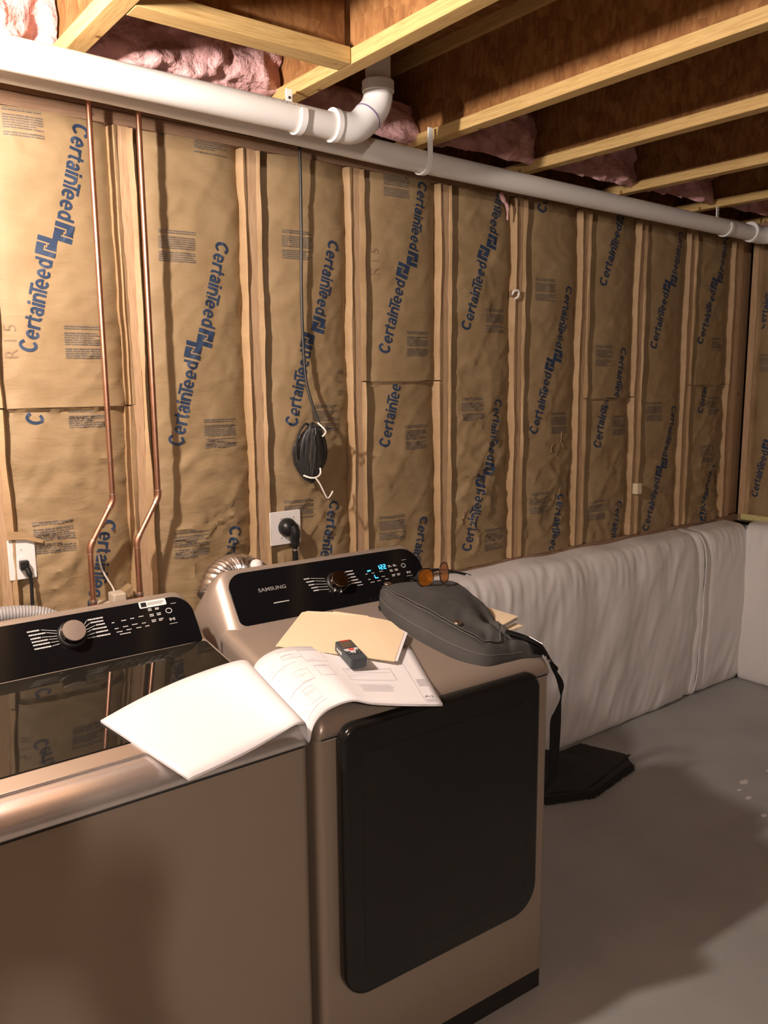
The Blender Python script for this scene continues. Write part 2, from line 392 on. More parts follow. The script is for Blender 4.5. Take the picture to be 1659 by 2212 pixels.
def conform_mesh(mb_uv, fn, name, mat, parent, zclip=None, step=0.018, kx=None):
    """mb_uv holds flat (a, b, 0) coordinates; cut it finely, then lift every vertex onto fn(a, b)"""
    me = bpy.data.meshes.new(name); me.from_pydata(mb_uv.v, [], mb_uv.f)
    bm = bmesh.new(); bm.from_mesh(me)
    bmesh.ops.remove_doubles(bm, verts=bm.verts, dist=1e-6)
    if zclip:
        for (co, no) in zclip:
            bmesh.ops.bisect_plane(bm, geom=bm.verts[:] + bm.edges[:] + bm.faces[:], plane_co=co, plane_no=no, clear_outer=True)
    if bm.verts:
        for ax in (0, 1):
            lo = min(v.co[ax] for v in bm.verts); hi = max(v.co[ax] for v in bm.verts)
            k = math.ceil(lo / step)
            while k * step < hi:
                no = [0, 0, 0]; no[ax] = 1; co = [0, 0, 0]; co[ax] = k * step
                bmesh.ops.bisect_plane(bm, geom=bm.verts[:] + bm.edges[:] + bm.faces[:], plane_co=co, plane_no=no)
                k += 1
    for v in bm.verts: v.co = fn(v.co.x, v.co.y)
    bm.to_mesh(me); bm.free(); me.materials.append(mat)
    if not me.polygons: return None
    o = bpy.data.objects.new(name, me); COL.objects.link(o); o.parent = parent
    for p in me.polygons: p.use_smooth = True
    return o
def build_letters():
    """bold grotesque capitals and lower case, cap height 1; returns verts, faces, width"""
    V, F = [], []
    def quad(x0, y0, x1, y1):
        n = len(V); V.extend([(x0, y0), (x1, y0), (x1, y1), (x0, y1)]); F.append((n, n + 1, n + 2, n + 3))
    def band(cx, cy, rx, ry, a0, a1, t=0.165, ty=0.15, n=18):
        t += 0.022; ty += 0.022
        m = len(V)
        for k in range(n + 1):
            a = R(lerp(a0, a1, k / n)); c, d = math.cos(a), math.sin(a)
            V.append((cx + rx * c, cy + ry * d)); V.append((cx + (rx - t) * c, cy + (ry - ty) * d))
        for k in range(n): F.append((m + 2 * k, m + 2 * k + 1, m + 2 * k + 3, m + 2 * k + 2))
    x = 0.0
    band(x + .40, .5, .40, .52, 38, 322, .18, .16, 30); x += .84
    def e(x): band(x + .30, .37, .30, .39, 0, 318, .16, .14, 24); quad(x + .02, .31, x + .60, .43)
    e(x); x += .67
    quad(x, 0, x + .187, .74); band(x + .36, .42, .36, .34, 82, 165, .165, .15, 8); x += .41
    quad(x + .10, .14, x + .265, .95); quad(x, .61, x + .38, .74); band(x + .33, .20, .23, .21, 180, 275, .165, .14, 8); x += .44
    band(x + .25, .22, .25, .24, 0, 360, .16, .13, 20); quad(x + .36, .0, x + .52, .50); band(x + .27, .49, .25, .27, 0, 165, .16, .14, 12); x += .60
    quad(x, 0, x + .187, .74); quad(x, .84, x + .187, 1.0); x += .25
    quad(x, 0, x + .187, .74); band(x + .285, .44, .285, .32, 0, 180, .165, .15, 12); quad(x + .405, 0, x + .57, .45); x += .57
    tx = x - .20; quad(tx, .85, tx + .74, 1.0); quad(tx + .285, 0, tx + .455, .9)
    x = tx + .51; e(x); x += .67; e(x); x += .67
    band(x + .29, .37, .29, .39, 0, 360, .16, .14, 22); quad(x + .41, 0, x + .575, 1.0); x += .575
    return V, F, x
CT_V, CT_F, CT_W = build_letters()
def brand(mb, C, D=None, flip=False):
    """one run of lettering: C = centre of the capital C, D = centre of the square emblem"""
    C = Vector(C)
    if D is None: D = C + Vector((-0.066, -0.270)) if flip else C + Vector((0.068, 0.270))
    D = Vector(D); d = D - C; L = d.length; d.normalize(); u = Vector((-d.y, d.x))
    H = 0.0455; t0 = -0.018; Lt = L - 0.026 - 0.007 - t0
    sx = Lt / CT_W
    mb.add([(*(C + d * (t0 + p[0] * sx) + u * (p[1] * H - H * 0.5)), 0) for p in CT_V], CT_F)
    S = 0.052; n = 11
    for i in range(n):
        for j in range(n):
            if (i, j) in LOGO_CUT: continue
            a, b = (i / n - 0.5) * S * 0.98, (j / n - 0.5) * S; q = S / n
            mb.add([(*(D + d * (a + e) + u * (b + g)), 0) for e, g in ((0, 0), (q * 0.98, 0), (q * 0.98, q), (0, q))], [(0, 1, 2, 3)])
def legend(mb, cx, cz, w=0.112, h=0.096, rnd=None):
    rnd = rnd or random; rows = int(h / 0.0062)
    for r in range(rows):
        if rows > 8 and r in (2, 9): continue
        z = cz + h / 2 - r * 0.0062; x = cx - w / 2; end = cx + w / 2 - (rnd.random() < 0.25) * rnd.random() * w * 0.4
        while x < end:
            l = min(0.006 + rnd.random() * 0.016, end - x); t = 0.0034
            mb.add([(x, z - t, 0), (x + l, z - t, 0), (x + l, z, 0), (x, z, 0)], [(0, 1, 2, 3)]); x += l + 0.0022
def tab_strip(x_edge, sgn, z0, z1, seed, width=1.0):
    """stapling flange: a wavy fold of paper beside a stud"""
    rows = []; n = int((z1 - z0) / 0.022)
    for i in range(n + 1):
        z = lerp(z0, z1, i / n)
        a = nz(z * 3.1, seed, 1.7); b = nz(z * 8.0, seed * 2.0, 4.4); c = nz(z * 19.0, seed, 8.8)
        w = width * max(0.006, 0.017 + 0.012 * a + 0.007 * b + 0.003 * c)
        on = max(-0.010, min(0.014, 0.004 + 0.010 * nz(z * 2.3, seed, 12.0) + 0.004 * c))
        lift = 0.003 + 0.006 * max(0, b) + 0.003 * abs(c)
        rows.append([(x_edge - sgn * max(on, 0.0), -0.0012 if on > 0 else 0.002, z), (x_edge + sgn * 0.002, -0.0025 - lift * 0.4, z),
                     (x_edge + sgn * w * 0.55, -0.003 - lift + 0.004 * a, z), (x_edge + sgn * w, 0.004 + 0.004 * c, z),
                     (x_edge + sgn * (w + 0.002), 0.032, z)])
    return MB().sheet(rows, 0.0007, down=(0, 1, 0))
def make_batt(bay, z0, z1, label, brands=(), legends=(), faint=(), group=None):
    xl = bay * SP + 0.0195; xr = (bay + 1) * SP - 0.0195
    root = empty('insulation_batt', ((xl + xr) / 2, 0.0, z0), label=label, cat='insulation', group=group)
    ox, oz = (xl + xr) / 2, z0
    nx = 30; nzr = max(8, int((z1 - z0) / 0.0125)); rows = []
    for i in range(nzr + 1):
        t = i / nzr; row = []
        for j in range(nx + 1):
            s = j / nx; x = lerp(xl, xr, s)
            zz = lerp(z0, z1, t)
            if bay in SEAM:
                if i == 0 and z0 > WB + 0.1: zz += 0.004 * nz(x * 12, bay, 3)
                if i == nzr and z1 < TOPZ - 0.05: zz += 0.005 * nz(x * 10, bay, 7)
            y = batt_y(bay, x, lerp(z0, z1, t))
            row.append((x - ox, y, zz - oz))
        rows.append(row)
    mb = MB().grid(rows)
    m = nx + 1; n = nzr + 1; N = len(mb.v)         # closed back
    mb.v += [(p[0], 0.10, p[2]) for p in mb.v[:N]]
    b = list(range(m)) + [i * m + m - 1 for i in range(1, n)] + [(n - 1) * m + j for j in range(m - 2, -1, -1)] + [i * m for i in range(n - 2, 0, -1)]
    for k in range(len(b)):
        a, c = b[k], b[(k + 1) % len(b)]; mb.f.append((c, a, N + a, N + c))
    mb.f.append((N, N + m - 1, N + (n - 1) * m + m - 1, N + (n - 1) * m))
    mb.build('paper_face', M_KRAFT, root, smooth='auto')
    for sgn, xe in ((1, xl), (-1, xr)):
        t = tab_strip(xe - sgn * 0.0005, sgn, z0 + 0.002, z1 - 0.002, bay * 3.7 + sgn * 1.3 + z0, 1.0 if sgn > 0 else 0.9)
        t.v = [(p[0] - ox, p[1], p[2] - oz) for p in t.v]
        t.build('stapling_flange', M_TAB, root, smooth='auto')
    fn = lambda a, b: (a - ox, batt_y(bay, a, min(max(b, z0), z1)) - 0.0016, b - oz)
    clip = [((0, z1 - 0.003, 0), (0, 1, 0)), ((0, z0 + 0.003, 0), (0, -1, 0)), ((xr - 0.012, 0, 0), (1, 0, 0)), ((xl + 0.012, 0, 0), (-1, 0, 0))]
    if brands:
        for br in brands:
            mb = MB(); brand(mb, *br); conform_mesh(mb, fn, 'lettering', M_BLUE, root, clip)
    if legends:
        for lg in legends:
            mb = MB(); legend(mb, *lg); conform_mesh(mb, fn, 'fine_print', M_GREYINK, root, clip, step=0.03)
    if faint:
        mb = MB()
        for (tx, x, z) in faint:
            v, f = text_mesh(tx, 0.0, 1.5); mb.add([(x - p[1] * 0.045, z + p[0] * 0.045, 0) for p in v], f)
        conform_mesh(mb, fn, 'faint_lettering', M_FAINT, root, clip)
    return root
T = True
zb, zt = WB + 0.036, TOPZ - 0.001
make_batt(-4, zb, zt, 'plain kraft paper batt at the far left, beyond the left outlet', [((-1.49, 1.5),), ((-1.33, 2.1), None, T)])
make_batt(-3, zb, SEAM[-3], 'lower kraft paper batt two bays left of the left outlet', [((-1.1, 1.2),)])
make_batt(-3, SEAM[-3], zt, 'upper kraft paper batt two bays left of the left outlet', [((-1.1, 1.85),)])
make_batt(-2, zb, zt, 'kraft paper batt one bay left of the single cord outlet', [((-0.70, 1.35),), ((-0.52, 1.95), None, T), ((-0.70, 1.93),)])
make_batt(-1, SEAM[-1], zt, 'upper printed kraft paper batt behind the left copper pipe, above the seam',
          [((-0.297, 1.758), (-0.232, 2.022)), ((-0.119, 2.336), (-0.183, 2.063))], [(-0.269, 2.329, 0.10, 0.08), (-0.144, 1.765)], [('R15', -0.325, 1.72)])
make_batt(-1, zb, SEAM[-1], 'lower printed kraft paper batt behind the left copper pipe jog, beside the left outlet',
          [((-0.294, 1.559),), ((-0.11, 1.235), None, T)], [(-0.148, 1.551, 0.112, 0.060), (-0.268, 1.22)])
make_batt(0, zb, zt, 'printed kraft paper batt right of the right copper pipe, crossed by its shadow',
          [((0.117, 1.478), (0.181, 1.75)), ((0.296, 2.062), (0.224, 1.788)), ((0.307, 1.167), None, T), ((0.113, 2.383),)],
          [(0.147, 2.052), (0.27, 2.363, 0.11, 0.07), (0.266, 1.489), (0.15, 1.146)], [('R15', 0.062, 1.98)])
make_batt(1, zb, zt, 'printed kraft paper batt behind the hanging coil of black cable',
          [((0.53, 1.522), (0.596, 1.786)), ((0.71, 2.103), (0.642, 1.841)), ((0.697, 1.214), None, T)],
          [(0.569, 2.092), (0.665, 1.522), (0.552, 1.216, 0.112, 0.07)], [('R15', 0.755, 1.60)])
make_batt(2, SEAM[2], zt, 'upper printed kraft paper batt above the seam, right of the coiled cable',
          [((0.927, 1.768), (1.012, 2.044)), ((1.107, 2.344), (1.058, 2.088))], [(0.985, 2.337), (1.083, 1.782)], [('R15', 0.905, 2.02)])
make_batt(2, zb, SEAM[2], 'lower printed kraft paper batt below the seam, behind the dryer display',
          [((0.927, 1.428), (0.995, 1.70)), ((1.109, 1.113), None, T)], [(1.076, 1.437), (0.959, 1.103)])
make_batt(3, zb, zt, 'crumpled printed kraft paper batt directly above the grey canvas bag',
          [((1.334, 1.862), (1.418, 2.138)), ((1.530, 2.454), (1.462, 2.184)), ((1.515, 1.553), (1.451, 1.292)), ((1.343, 0.981), (1.405, 1.246))],
          [(1.488, 1.88), (1.37, 1.533), (1.491, 0.992)])
b4 = make_batt(4, zb, zt, 'printed kraft paper batt in the fifth bay, with a torn slit low down',
          [((1.746, 2.343),), ((1.929, 2.024), (1.862, 1.75)), ((1.732, 1.438), (1.813, 1.711)), ((1.913, 1.128), None, T)],
          [(1.779, 2.016), (1.885, 1.458), (1.771, 1.117)])
for (x, z, l, w_, a_) in ((1.905, 1.385, 0.075, 0.006, 0.15), (1.835, 1.352, 0.045, 0.007, -0.35)):
    ox_ = 4.5 * SP
    pts = [(-w_ * math.sin(math.pi * k / 8) * (1 + 0.5 * math.sin(k * 2.2)), -l / 2 + l * k / 8) for k in range(9)] + [(w_ * math.sin(math.pi * k / 8) * (1 + 0.4 * math.cos(k * 1.7)), -l / 2 + l * k / 8) for k in range(7, 0, -1)]
    pts = [(p * math.cos(a_) - q * math.sin(a_), p * math.sin(a_) + q * math.cos(a_)) for p, q in pts]
    yy = batt_y(4, x, z)
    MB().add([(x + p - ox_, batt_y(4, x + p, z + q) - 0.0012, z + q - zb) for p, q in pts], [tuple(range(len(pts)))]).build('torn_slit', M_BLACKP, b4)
    MB().tube([(x + p * 1.3 + 0.004 - ox_, batt_y(4, x + p, z + q) - 0.004, z + q - zb) for p, q in pts[:9]], 0.0022, 6).build('paper_curl', M_TAB, b4, smooth=True)
make_batt(5, SEAM[5], zt, 'upper printed kraft paper batt above the seam, left of the cream box stud',
          [((2.161, 2.077), (2.26, 2.36)), ((2.323, 1.771), None, T)], [(2.182, 1.749)])
make_batt(5, zb, SEAM[5], 'lower printed kraft paper batt below the seam, left of the small cream box',
          [((2.153, 1.356), (2.23, 1.63)), ((2.338, 1.054), None, T)], [(2.32, 1.43), (2.175, 1.042)])
make_batt(6, zb, zt, 'printed kraft paper batt just right of the stud with the small cream box',
          [((2.553, 1.807), (2.637, 2.085)), ((2.739, 2.325), (2.688, 2.112)), ((2.742, 1.493), (2.684, 1.23)), ((2.548, 0.921), (2.636, 1.192))],
          [(2.576, 1.486)])
make_batt(7, SEAM[7], zt, 'upper printed kraft paper batt in the last bay before the corner',
          [((2.951, 1.836), (3.041, 2.12)), ((3.16, 2.42), (3.094, 2.153))], [(3.093, 1.816, 0.09, 0.07)])
make_batt(7, zb, SEAM[7], 'lower crumpled kraft paper batt in the last bay before the corner',
          [((2.984, 1.486), (3.06, 1.75)), ((3.13, 1.17), (3.04, 0.92))], [(3.10, 1.50), (3.05, 1.25)])
# batt on the right-hand wall (frame turned a quarter)
def right_batt(k, label, brands, legends=()):
    y0, y1 = -0.02 - k * SP - 0.0195, -0.02 - (k + 1) * SP + 0.0195
    root = empty('insulation_batt', (3.40, (y0 + y1) / 2, zb), label=label, cat='insulation')
    oy = (y0 + y1) / 2
    def bx(a, z):          # a = -y
        s = min(max((-a - y0) / (y1 - y0), 0), 1)
        return 0.012 + 0.03 * abs(2 * s - 1) ** 6 - 0.014 * math.sin(math.pi * s) + 0.009 * nz(a * 4, z * 5, 3 + k) + 0.004 * nz(a * 9, z * 15, 8 + k)
    nx, nr = 24, 110; rows = []
    for i in range(nr + 1):
        z = lerp(zb, zt, i / nr); rows.append([(bx(-lerp(y0, y1, j / nx), z), lerp(y0, y1, j / nx) - oy, z - zb) for j in range(nx + 1)])
    MB().sheet(rows, 0.05, down=(1, 0, 0)).build('paper_face', M_KRAFT, root, smooth='auto')
    for sgn, ye in ((-1, y0), (1, y1)):
        t = tab_strip(0, 1, zb + 0.002, zt - 0.002, k * 5.5 + sgn)
        t.v = [(p[1], ye + sgn * p[0] - oy, p[2] - zb) for p in t.v]
        t.build('stapling_flange', M_TAB, root, smooth='auto')
    fn = lambda a, b: (bx(a, b) - 0.0018, -a - oy, b - zb)
    cl = [((0, zt - 0.003, 0), (0, 1, 0)), ((0, zb + 0.003, 0), (0, -1, 0)), ((-y1 - 0.012, 0, 0), (1, 0, 0)), ((-y0 + 0.012, 0, 0), (-1, 0, 0))]
    for br in brands:
        mb = MB(); brand(mb, *br); conform_mesh(mb, fn, 'lettering', M_BLUE, root, cl)
    for lg in legends:
        mb = MB(); legend(mb, *lg); conform_mesh(mb, fn, 'fine_print', M_GREYINK, root, cl, step=0.03)
right_batt(0, 'printed kraft paper batt on the right wall, nearest the corner',
           [((0.085, 1.02), (0.14, 1.29)), ((0.26, 1.60), (0.20, 1.335), True), ((0.06, 1.92), (0.12, 2.19))], [(0.22, 1.05), (0.12, 1.72)])
right_batt(1, 'kraft paper batt on the right wall, second from the corner', [((0.50, 1.3),), ((0.66, 1.9), None, True)])
right_batt(2, 'kraft paper batt on the right wall, third from the corner', [((0.90, 1.5),)])

# ------------------------------------------------------------------ pink insulation at the rim, one piece in each joist bay
def pink(x0, x1, y0, top, label, seed):
    cx = (x0 + x1) / 2
    o = empty('rim_insulation', (cx, 0.0, ZJ), label=label, cat='insulation')
    hw = (x1 - x0) / 2 - 0.006; nu, nv = 46, 44; rows = []
    H = top - ZJ
    for j in range(nv + 1):       # around the section: from the back bottom, along the front, to the back top
        t = j / nv; row = []
        for i in range(nu + 1):
            u = lerp(-1, 1, i / nu)
            a = lerp(-0.5, 1.5, t) * math.pi / 2 * 1.0
            yy = -math.cos(a) ; zz = math.sin(a)
            ry = -y0 + 0.09; rz = H / 2
            y = 0.09 + ry * (-(max(0, math.cos(a)) ** 0.35)); z = H / 2 + rz * (abs(math.sin(a)) ** 0.55) * (1 if a > 0 else -1)
            z = min(max(z, 0.006), 0.298)
            d = 0.030 * nz(u * 3 + seed, z * 12, y * 9) + 0.016 * nz(u * 8 + seed, z * 26, y * 22) + 0.006 * nz(u * 24, z * 70, seed)
            fade = 1 - abs(u) ** 8
            row.append((u * hw, min(y + d * 1.3 - 0.03 * (1 - fade) * 0 + 0.02 * abs(u) ** 4, 0.095), min(max(z + d * 0.8, 0.004), 0.258)))
        rows.append(row)
    mb = MB().grid(rows)
    mb.build('pink_fill', M_PINK, o, smooth=True)
    n = len(rows[0])
    return o
pk = [(JX[5] + .006, JX[6] - .006, -0.20, 2.70, 'pink fibreglass stuffed at the rim above the left end of the white pipes'),
      (JX[6] + .006, JX[7] - .006, -0.24, 2.62, 'pink fibreglass clump below the cross blocking, above the upper white pipe'),
      (JX[7] + .006, JX[8] - .006, -0.10, 2.60, 'pink fibreglass clump behind the white drain elbow'),
      (JX[8] + .006, JX[9] - .006, -0.13, 2.68, 'pink fibreglass clump just right of the pipe hanger strap'),
      (JX[9] + .006, JX[10] - .006, -0.13, 2.66, 'pink fibreglass clump in the fourth joist bay, above the mid pipe'),
      (JX[10] + .006, JX[11] - .006, -0.13, 2.66, 'pink fibreglass clump left of the far slotted hanger'),
      (JX[11] + .006, JX[12] - .006, -0.13, 2.66, 'pink fibreglass clump in the far right joist bay'),
      (JX[4] + .006, JX[5] - .006, -0.16, 2.68, 'pink fibreglass stuffed at the rim, far left bay')]
for i, a in enumerate(pk): pink(*a, seed=i * 4.7)

# ------------------------------------------------------------------ white blanket insulation on the low wall
def blanket_section(root, length, seed, n_l, along, seams, nm='panel', tilt=1.0):
    """rows run along the wall; along(a, out, z) -> xyz"""
    prof = [(0.112, 0.0), (0.125, 0.015), (0.135, 0.06), (0.148, 0.2), (0.160, 0.4), (0.162, 0.58), (0.158, 0.72), (0.150, 0.80), (0.132, 0.845), (0.105, 0.868), (0.06, 0.876), (0.012, 0.880)]
    P = smoothpath([(a, b, 0) for a, b in prof], 5)
    rows = []
    for p in P:
        row = []
        for i in range(n_l + 1):
            a = length * i / n_l; o, z = p.x, p.y
            pinch = 0.0
            for s in seams: pinch += 0.014 * math.exp(-((a - s) / 0.018) ** 2) + 0.008 * math.exp(-((a - s) / 0.07) ** 2)
            w1 = nz(a * 5 + seed, z * 1.8 + a * 2.2, 2.0)
            fold = 1 - abs(nz(a * 7 - z * 5.5 + seed + w1, z * 1.3 + w1, 6.0)) * 2.2
            fold2 = 1 - abs(nz(a * 15 - z * 5.0 + seed * 2, z * 2.2 + w1, 3.0)) * 2.2
            topw = math.exp(-((z - 0.80) / 0.10) ** 2) * 0.006 * nz(a * 34 + seed, z * 5, 1.0)
            d = 0.014 * w1 + 0.0055 * max(0, fold) + 0.0022 * max(0, fold2) + topw
            d *= min(1.0, z / 0.12 + 0.35)
            o2 = max(0.006, o + (d - pinch) * (1 if o > 0.05 else 0.3))
            z2 = max(0.001, z + (0.016 * nz(a * 3.2 + seed, 9.1, z) - 0.3 * pinch) * (z / 0.88) ** 3 + (0.006 * abs(nz(a * 9, seed, 2)) if z < 0.02 else 0))
            row.append(along(a, o2, z2))
        rows.append(row)
    return MB().sheet(rows, 0.004, down=along(0, -1, 0, True)).build(nm, M_BLANKET, root, smooth=True)
bl = empty('blanket_insulation', (0.35, 0, 0), label='long white vinyl faced blanket hung over the low wall behind and right of the dryer', cat='insulation')
def alb(a, o, z, vec=False): return (0, 1, 0) if vec else (a, 0.012 - o, z)
blanket_section(bl, 2.515, 1.3, 230, alb, (2.46,))
bl2 = empty('blanket_insulation', (2.856, 0, 0), label='short white vinyl faced blanket section between the long one and the corner', cat='insulation')
blanket_section(bl2, 0.42, 8.3, 50, alb, (0.05,))
bl3 = empty('blanket_insulation', (3.40, -0.125, 0), label='white vinyl faced blanket hung over the low wall on the right', cat='insulation')
def alr(a, o, z, vec=False): return (1, 0, 0) if vec else (0.004 - o, -a, z)
blanket_section(bl3, 2.6, 4.9, 200, alr, (1.25,))

# ------------------------------------------------------------------ PVC drain pipes
def pipe_line(x0, x1, y, z0, z1, r):
    return [(x0, y, z0), (x1, y, z1)]
up = empty('drain_pipe', (0.0, -0.38, 2.36), label='upper white plastic drain pipe that turns up through an elbow between the joists', cat='pipe')
def UP(p): return [(a[0], a[1] + 0.38, a[2] - 2.36) for a in p]
RP = 0.0365
MB().tube(UP([(-3.2, -0.38, 2.395), (0.50, -0.38, 2.358)]), RP, 28).build('straight_pipe', M_PVC, up, smooth='auto')
e0 = Vector((0.455, -0.38, 2.361))
MB().tube(UP([(0.455, -0.38, 2.361), (0.470, -0.38, 2.361)]), RP + 0.009, 28).build('hub_rim', M_PVCF, up, smooth='auto')
elb = [(0.470, -0.38, 2.361), (0.505, -0.38, 2.361)] + [(0.505 + 0.085 * math.sin(R(a)), -0.38, 2.361 + 0.085 * (1 - math.cos(R(a)))) for a in (10, 20, 30, 40, 45)]
last = elb[-1]; dx = math.cos(R(45)); 
elb += [(last[0] + 0.02 * dx, -0.38, last[2] + 0.02 * dx)]
MB().tube(UP(elb), RP + 0.006, 28).build('elbow', M_PVCF, up, smooth='auto')
q = elb[-1]
MB().tube(UP([q, (q[0] + 0.004 * dx, -0.38, q[2] + 0.004 * dx)]), RP + 0.0075, 28).build('primer_ring', M_PRIMER, up, smooth='auto')
q = (q[0] + 0.004 * dx, -0.38, q[2] + 0.004 * dx)
el2 = [q, (q[0] + 0.02 * dx, -0.38, q[2] + 0.02 * dx)]
c0 = el2[-1]; rr = 0.085
cx, cz = c0[0] - rr * math.sin(R(45)), c0[2] + rr * math.cos(R(45))
el2 += [(cx + rr * math.sin(R(a)), -0.38, cz - rr * math.cos(R(a))) for a in (54, 63, 72, 81, 90)]
MB().tube(UP(el2), RP + 0.006, 28).build('elbow', M_PVCF, up, smooth='auto')
t0 = el2[-1]
MB().tube(UP([t0, (t0[0], -0.38, t0[2] + 0.028)]), RP + 0.010, 28).build('hub_rim', M_PVCF, up, smooth='auto')
MB().tube(UP([t0, (t0[0], -0.38, 2.749)]), RP, 28).build('riser', M_PVC, up, smooth='auto')
mb = MB()
def on_pipe_up(a, b): return (a, -(RP + 0.0006) * math.sin(0.9 + b * 0), 0)
fnp = lambda u, v: (u, -(RP + 0.0007) * math.cos(v / RP + 0.55), (RP + 0.0007) * math.sin(v / RP + 0.55) + 0.0005 * 0 + lerp(-0.011, 0.001, (u + 3.2) / 3.7))
flat_text(mb, 'HOCEY  MIN  COLUX  PIPE  UOCY', fnp, -0.10, 0.0, 0.011, 0.46)
mb.build('pipe_lettering', plain('pipe_print', (0.62, 0.60, 0.58), 0.5), up)
lp = empty('drain_pipe', (0, -0.17, 2.355), label='long lower white plastic drain pipe running the length of the back wall', cat='pipe')
def LP(p): return [(a[0], a[1] + 0.17, a[2] - 2.355) for a in p]
MB().tube(LP([(-3.2, -0.17, 2.409), (-0.5, -0.17, 2.409), (-0.1, -0.17, 2.4055), (0.4, -0.17, 2.393), (0.8, -0.17, 2.3805), (1.4, -0.17, 2.370), (3.13, -0.17, 2.345)]), RP, 28).build('straight_pipe', M_PVC, lp, smooth='auto')
MB().tube(LP([(3.05, -0.17, 2.351), (3.062, -0.17, 2.351)]), RP + 0.010, 28).build('hub_rim', M_PVCF, lp, smooth='auto')
cp = [(3.062, -0.17, 2.345), (3.12, -0.17, 2.345), (3.16, -0.173, 2.345), (3.19, -0.187, 2.345), (3.205, -0.21, 2.345), (3.21, -0.25, 2.345), (3.21, -0.29, 2.345)]
MB().tube(LP(cp), RP + 0.006, 28).build('elbow', M_PVCF, lp, smooth='auto')
MB().tube(LP([(3.21, -0.27, 2.345), (3.21, -2.5, 2.37)]), RP, 28).build('side_pipe', M_PVC, lp, smooth='auto')
# pipe hangers (J-hooks)
def hanger(x, y, z, a0, a1, strap_side, top, label, slots=False, wx=0.020):
    o = empty('pipe_hanger', (x, y, z), label=label, cat='hanger'); r = RP + 0.001; th = 0.006; w = wx / 2
    def band(pts):
        v = []; f = []
        for (p, q) in pts: v += [(-w, *p), (w, *p), (w, *q), (-w, *q)]
        for i in range(len(pts) - 1):
            for k in range(4): f.append((i * 4 + k, i * 4 + (k + 1) % 4, i * 4 + 4 + (k + 1) % 4, i * 4 + 4 + k))
        f.append((3, 2, 1, 0)); n = 4 * (len(pts) - 1); f.append((n, n + 1, n + 2, n + 3)); return MB().add(v, f)
    pts = []
    for k in range(15):
        a = R(lerp(a0, a1, k / 14)); c, s = math.cos(a), math.sin(a); pts.append(((r * c, r * s), ((r + th) * c, (r + th) * s)))
    if strap_side: # continue straight up on the side of angle a1
        sg = strap_side
        pts.append(((sg * r, top - z), (sg * (r + th), top - z)))
    band(pts).build('hook', M_PVCF, o, smooth='auto', bevel=0.0012)
    mb = MB()
    for k in range(4):
        a = R(lerp(a0 + 20, a1 - 15, k / 3)); mb.lathe([(0.002, 0), (0.002, 0.0006)], Matrix.Translation((0, (r + th) * math.cos(a), (r + th) * math.sin(a))) @ Matrix.Rotation(a, 4, 'X') @ Matrix.Rotation(R(90), 4, 'X').inverted(), 8)
    return o
hanger(0.965, -0.17, 2.3775, 15, -180, -1, ZJ + 0.030, 'white plastic J hook hanger nailed to the joist above the coiled cable bay')
hk = hanger(0.345, -0.38, 2.3597, 15, -205, 0, ZJ + 0.05, 'bright white hook hanger round the upper drain pipe before its elbow')
hk2 = hanger(2.83, -0.17, 2.3493, 15, -205, 0, ZJ + 0.055, 'far white slotted hanger strap near the right end of the lower pipe')
for h, hh in ((hk, 0.085), (hk2, 0.135)):
    st = MB().box((-0.010, RP + 0.003, 0.0), (0.010, RP + 0.008, hh)); st.build('strap', M_PVCF, h, bevel=0.001)
    mb = MB()
    for k in range(6 if hh > 0.1 else 2): mb.box((-0.003, RP + 0.0015, 0.045 + k * 0.014), (0.003, RP + 0.0026, 0.052 + k * 0.014))
    mb.build('slots', M_BLACKP, h)

# ------------------------------------------------------------------ copper supply pipes
def copper(x, xl, label):
    o = empty('copper_pipe', (x, -0.07, 1.0), label=label, cat='pipe'); r = 0.0078
    zA, zB = 1.318, 1.192
    d = Vector((xl - x, 0, zB - zA)).normalized()
    MB().tube([(0, 0, zA - 1), (0, 0, 2.60 - 1)], r, 14).build('riser', M_COPPER, o, smooth='auto')
    MB().tube([(0, 0, zA - 1), (xl - x, 0, zB - 1)], r, 14).build('offset_pipe', M_COPPER, o, smooth='auto')
    MB().tube([(xl - x, 0, zB - 1), (xl - x, 0, 1.035 - 1)], r, 14).build('lower_pipe', M_COPPER, o, smooth='auto')
    e = r + 0.0018
    for c, sg in ((Vector((0, 0, zA - 1)), 1), (Vector((xl - x, 0, zB - 1)), -1)):
        a = c + Vector((0, 0, 0.018 * sg)); b = c + d * (0.020 * sg)
        MB().tube(smoothpath([a, a - Vector((0, 0, 0.009 * sg)), c + Vector((d.x * 0.003 * sg, 0, 0)), b - d * (0.009 * sg), b], 4), e, 14).build('elbow', M_COPPER, o, smooth='auto')
        MB().tube([a, a + Vector((0, 0, 0.0022 * sg))], e, 14).build('solder_ring', M_SOLDER, o, smooth='auto')
        MB().tube([b, b + d * (0.0022 * sg)], e, 14).build('solder_ring', M_SOLDER, o, smooth='auto')
    MB().tube([(xl - x, 0, 0.036), (xl - x, 0, 0.030)], 0.0125, 16).build('collar', M_SOLDER, o, smooth='auto')
    MB().tube([(xl - x, 0, 0.031), (xl - x, 0, -0.03)], 0.0105, 16).build('adapter', M_COPPER, o, smooth='auto')
copper(-0.116, -0.190, 'left copper supply pipe with an offset, in front of the left batt')
copper(0.021, -0.053, 'right copper supply pipe with an offset, crossing the first full stud')
vb = empty('valve_box', (-0.115, -0.03, 0.93), label='tan plastic washer valve box between the copper pipe ends, behind the washer', cat='valve box')
MB().box((-0.055, -0.035, 0), (0.03, 0.03, 0.085)).build('box_body', M_BROWNPL, vb, bevel=0.006)
MB().box((-0.02, -0.05, 0.085), (0.02, 0.0, 0.115)).build('valve_body', M_BROWNPL, vb, bevel=0.005)
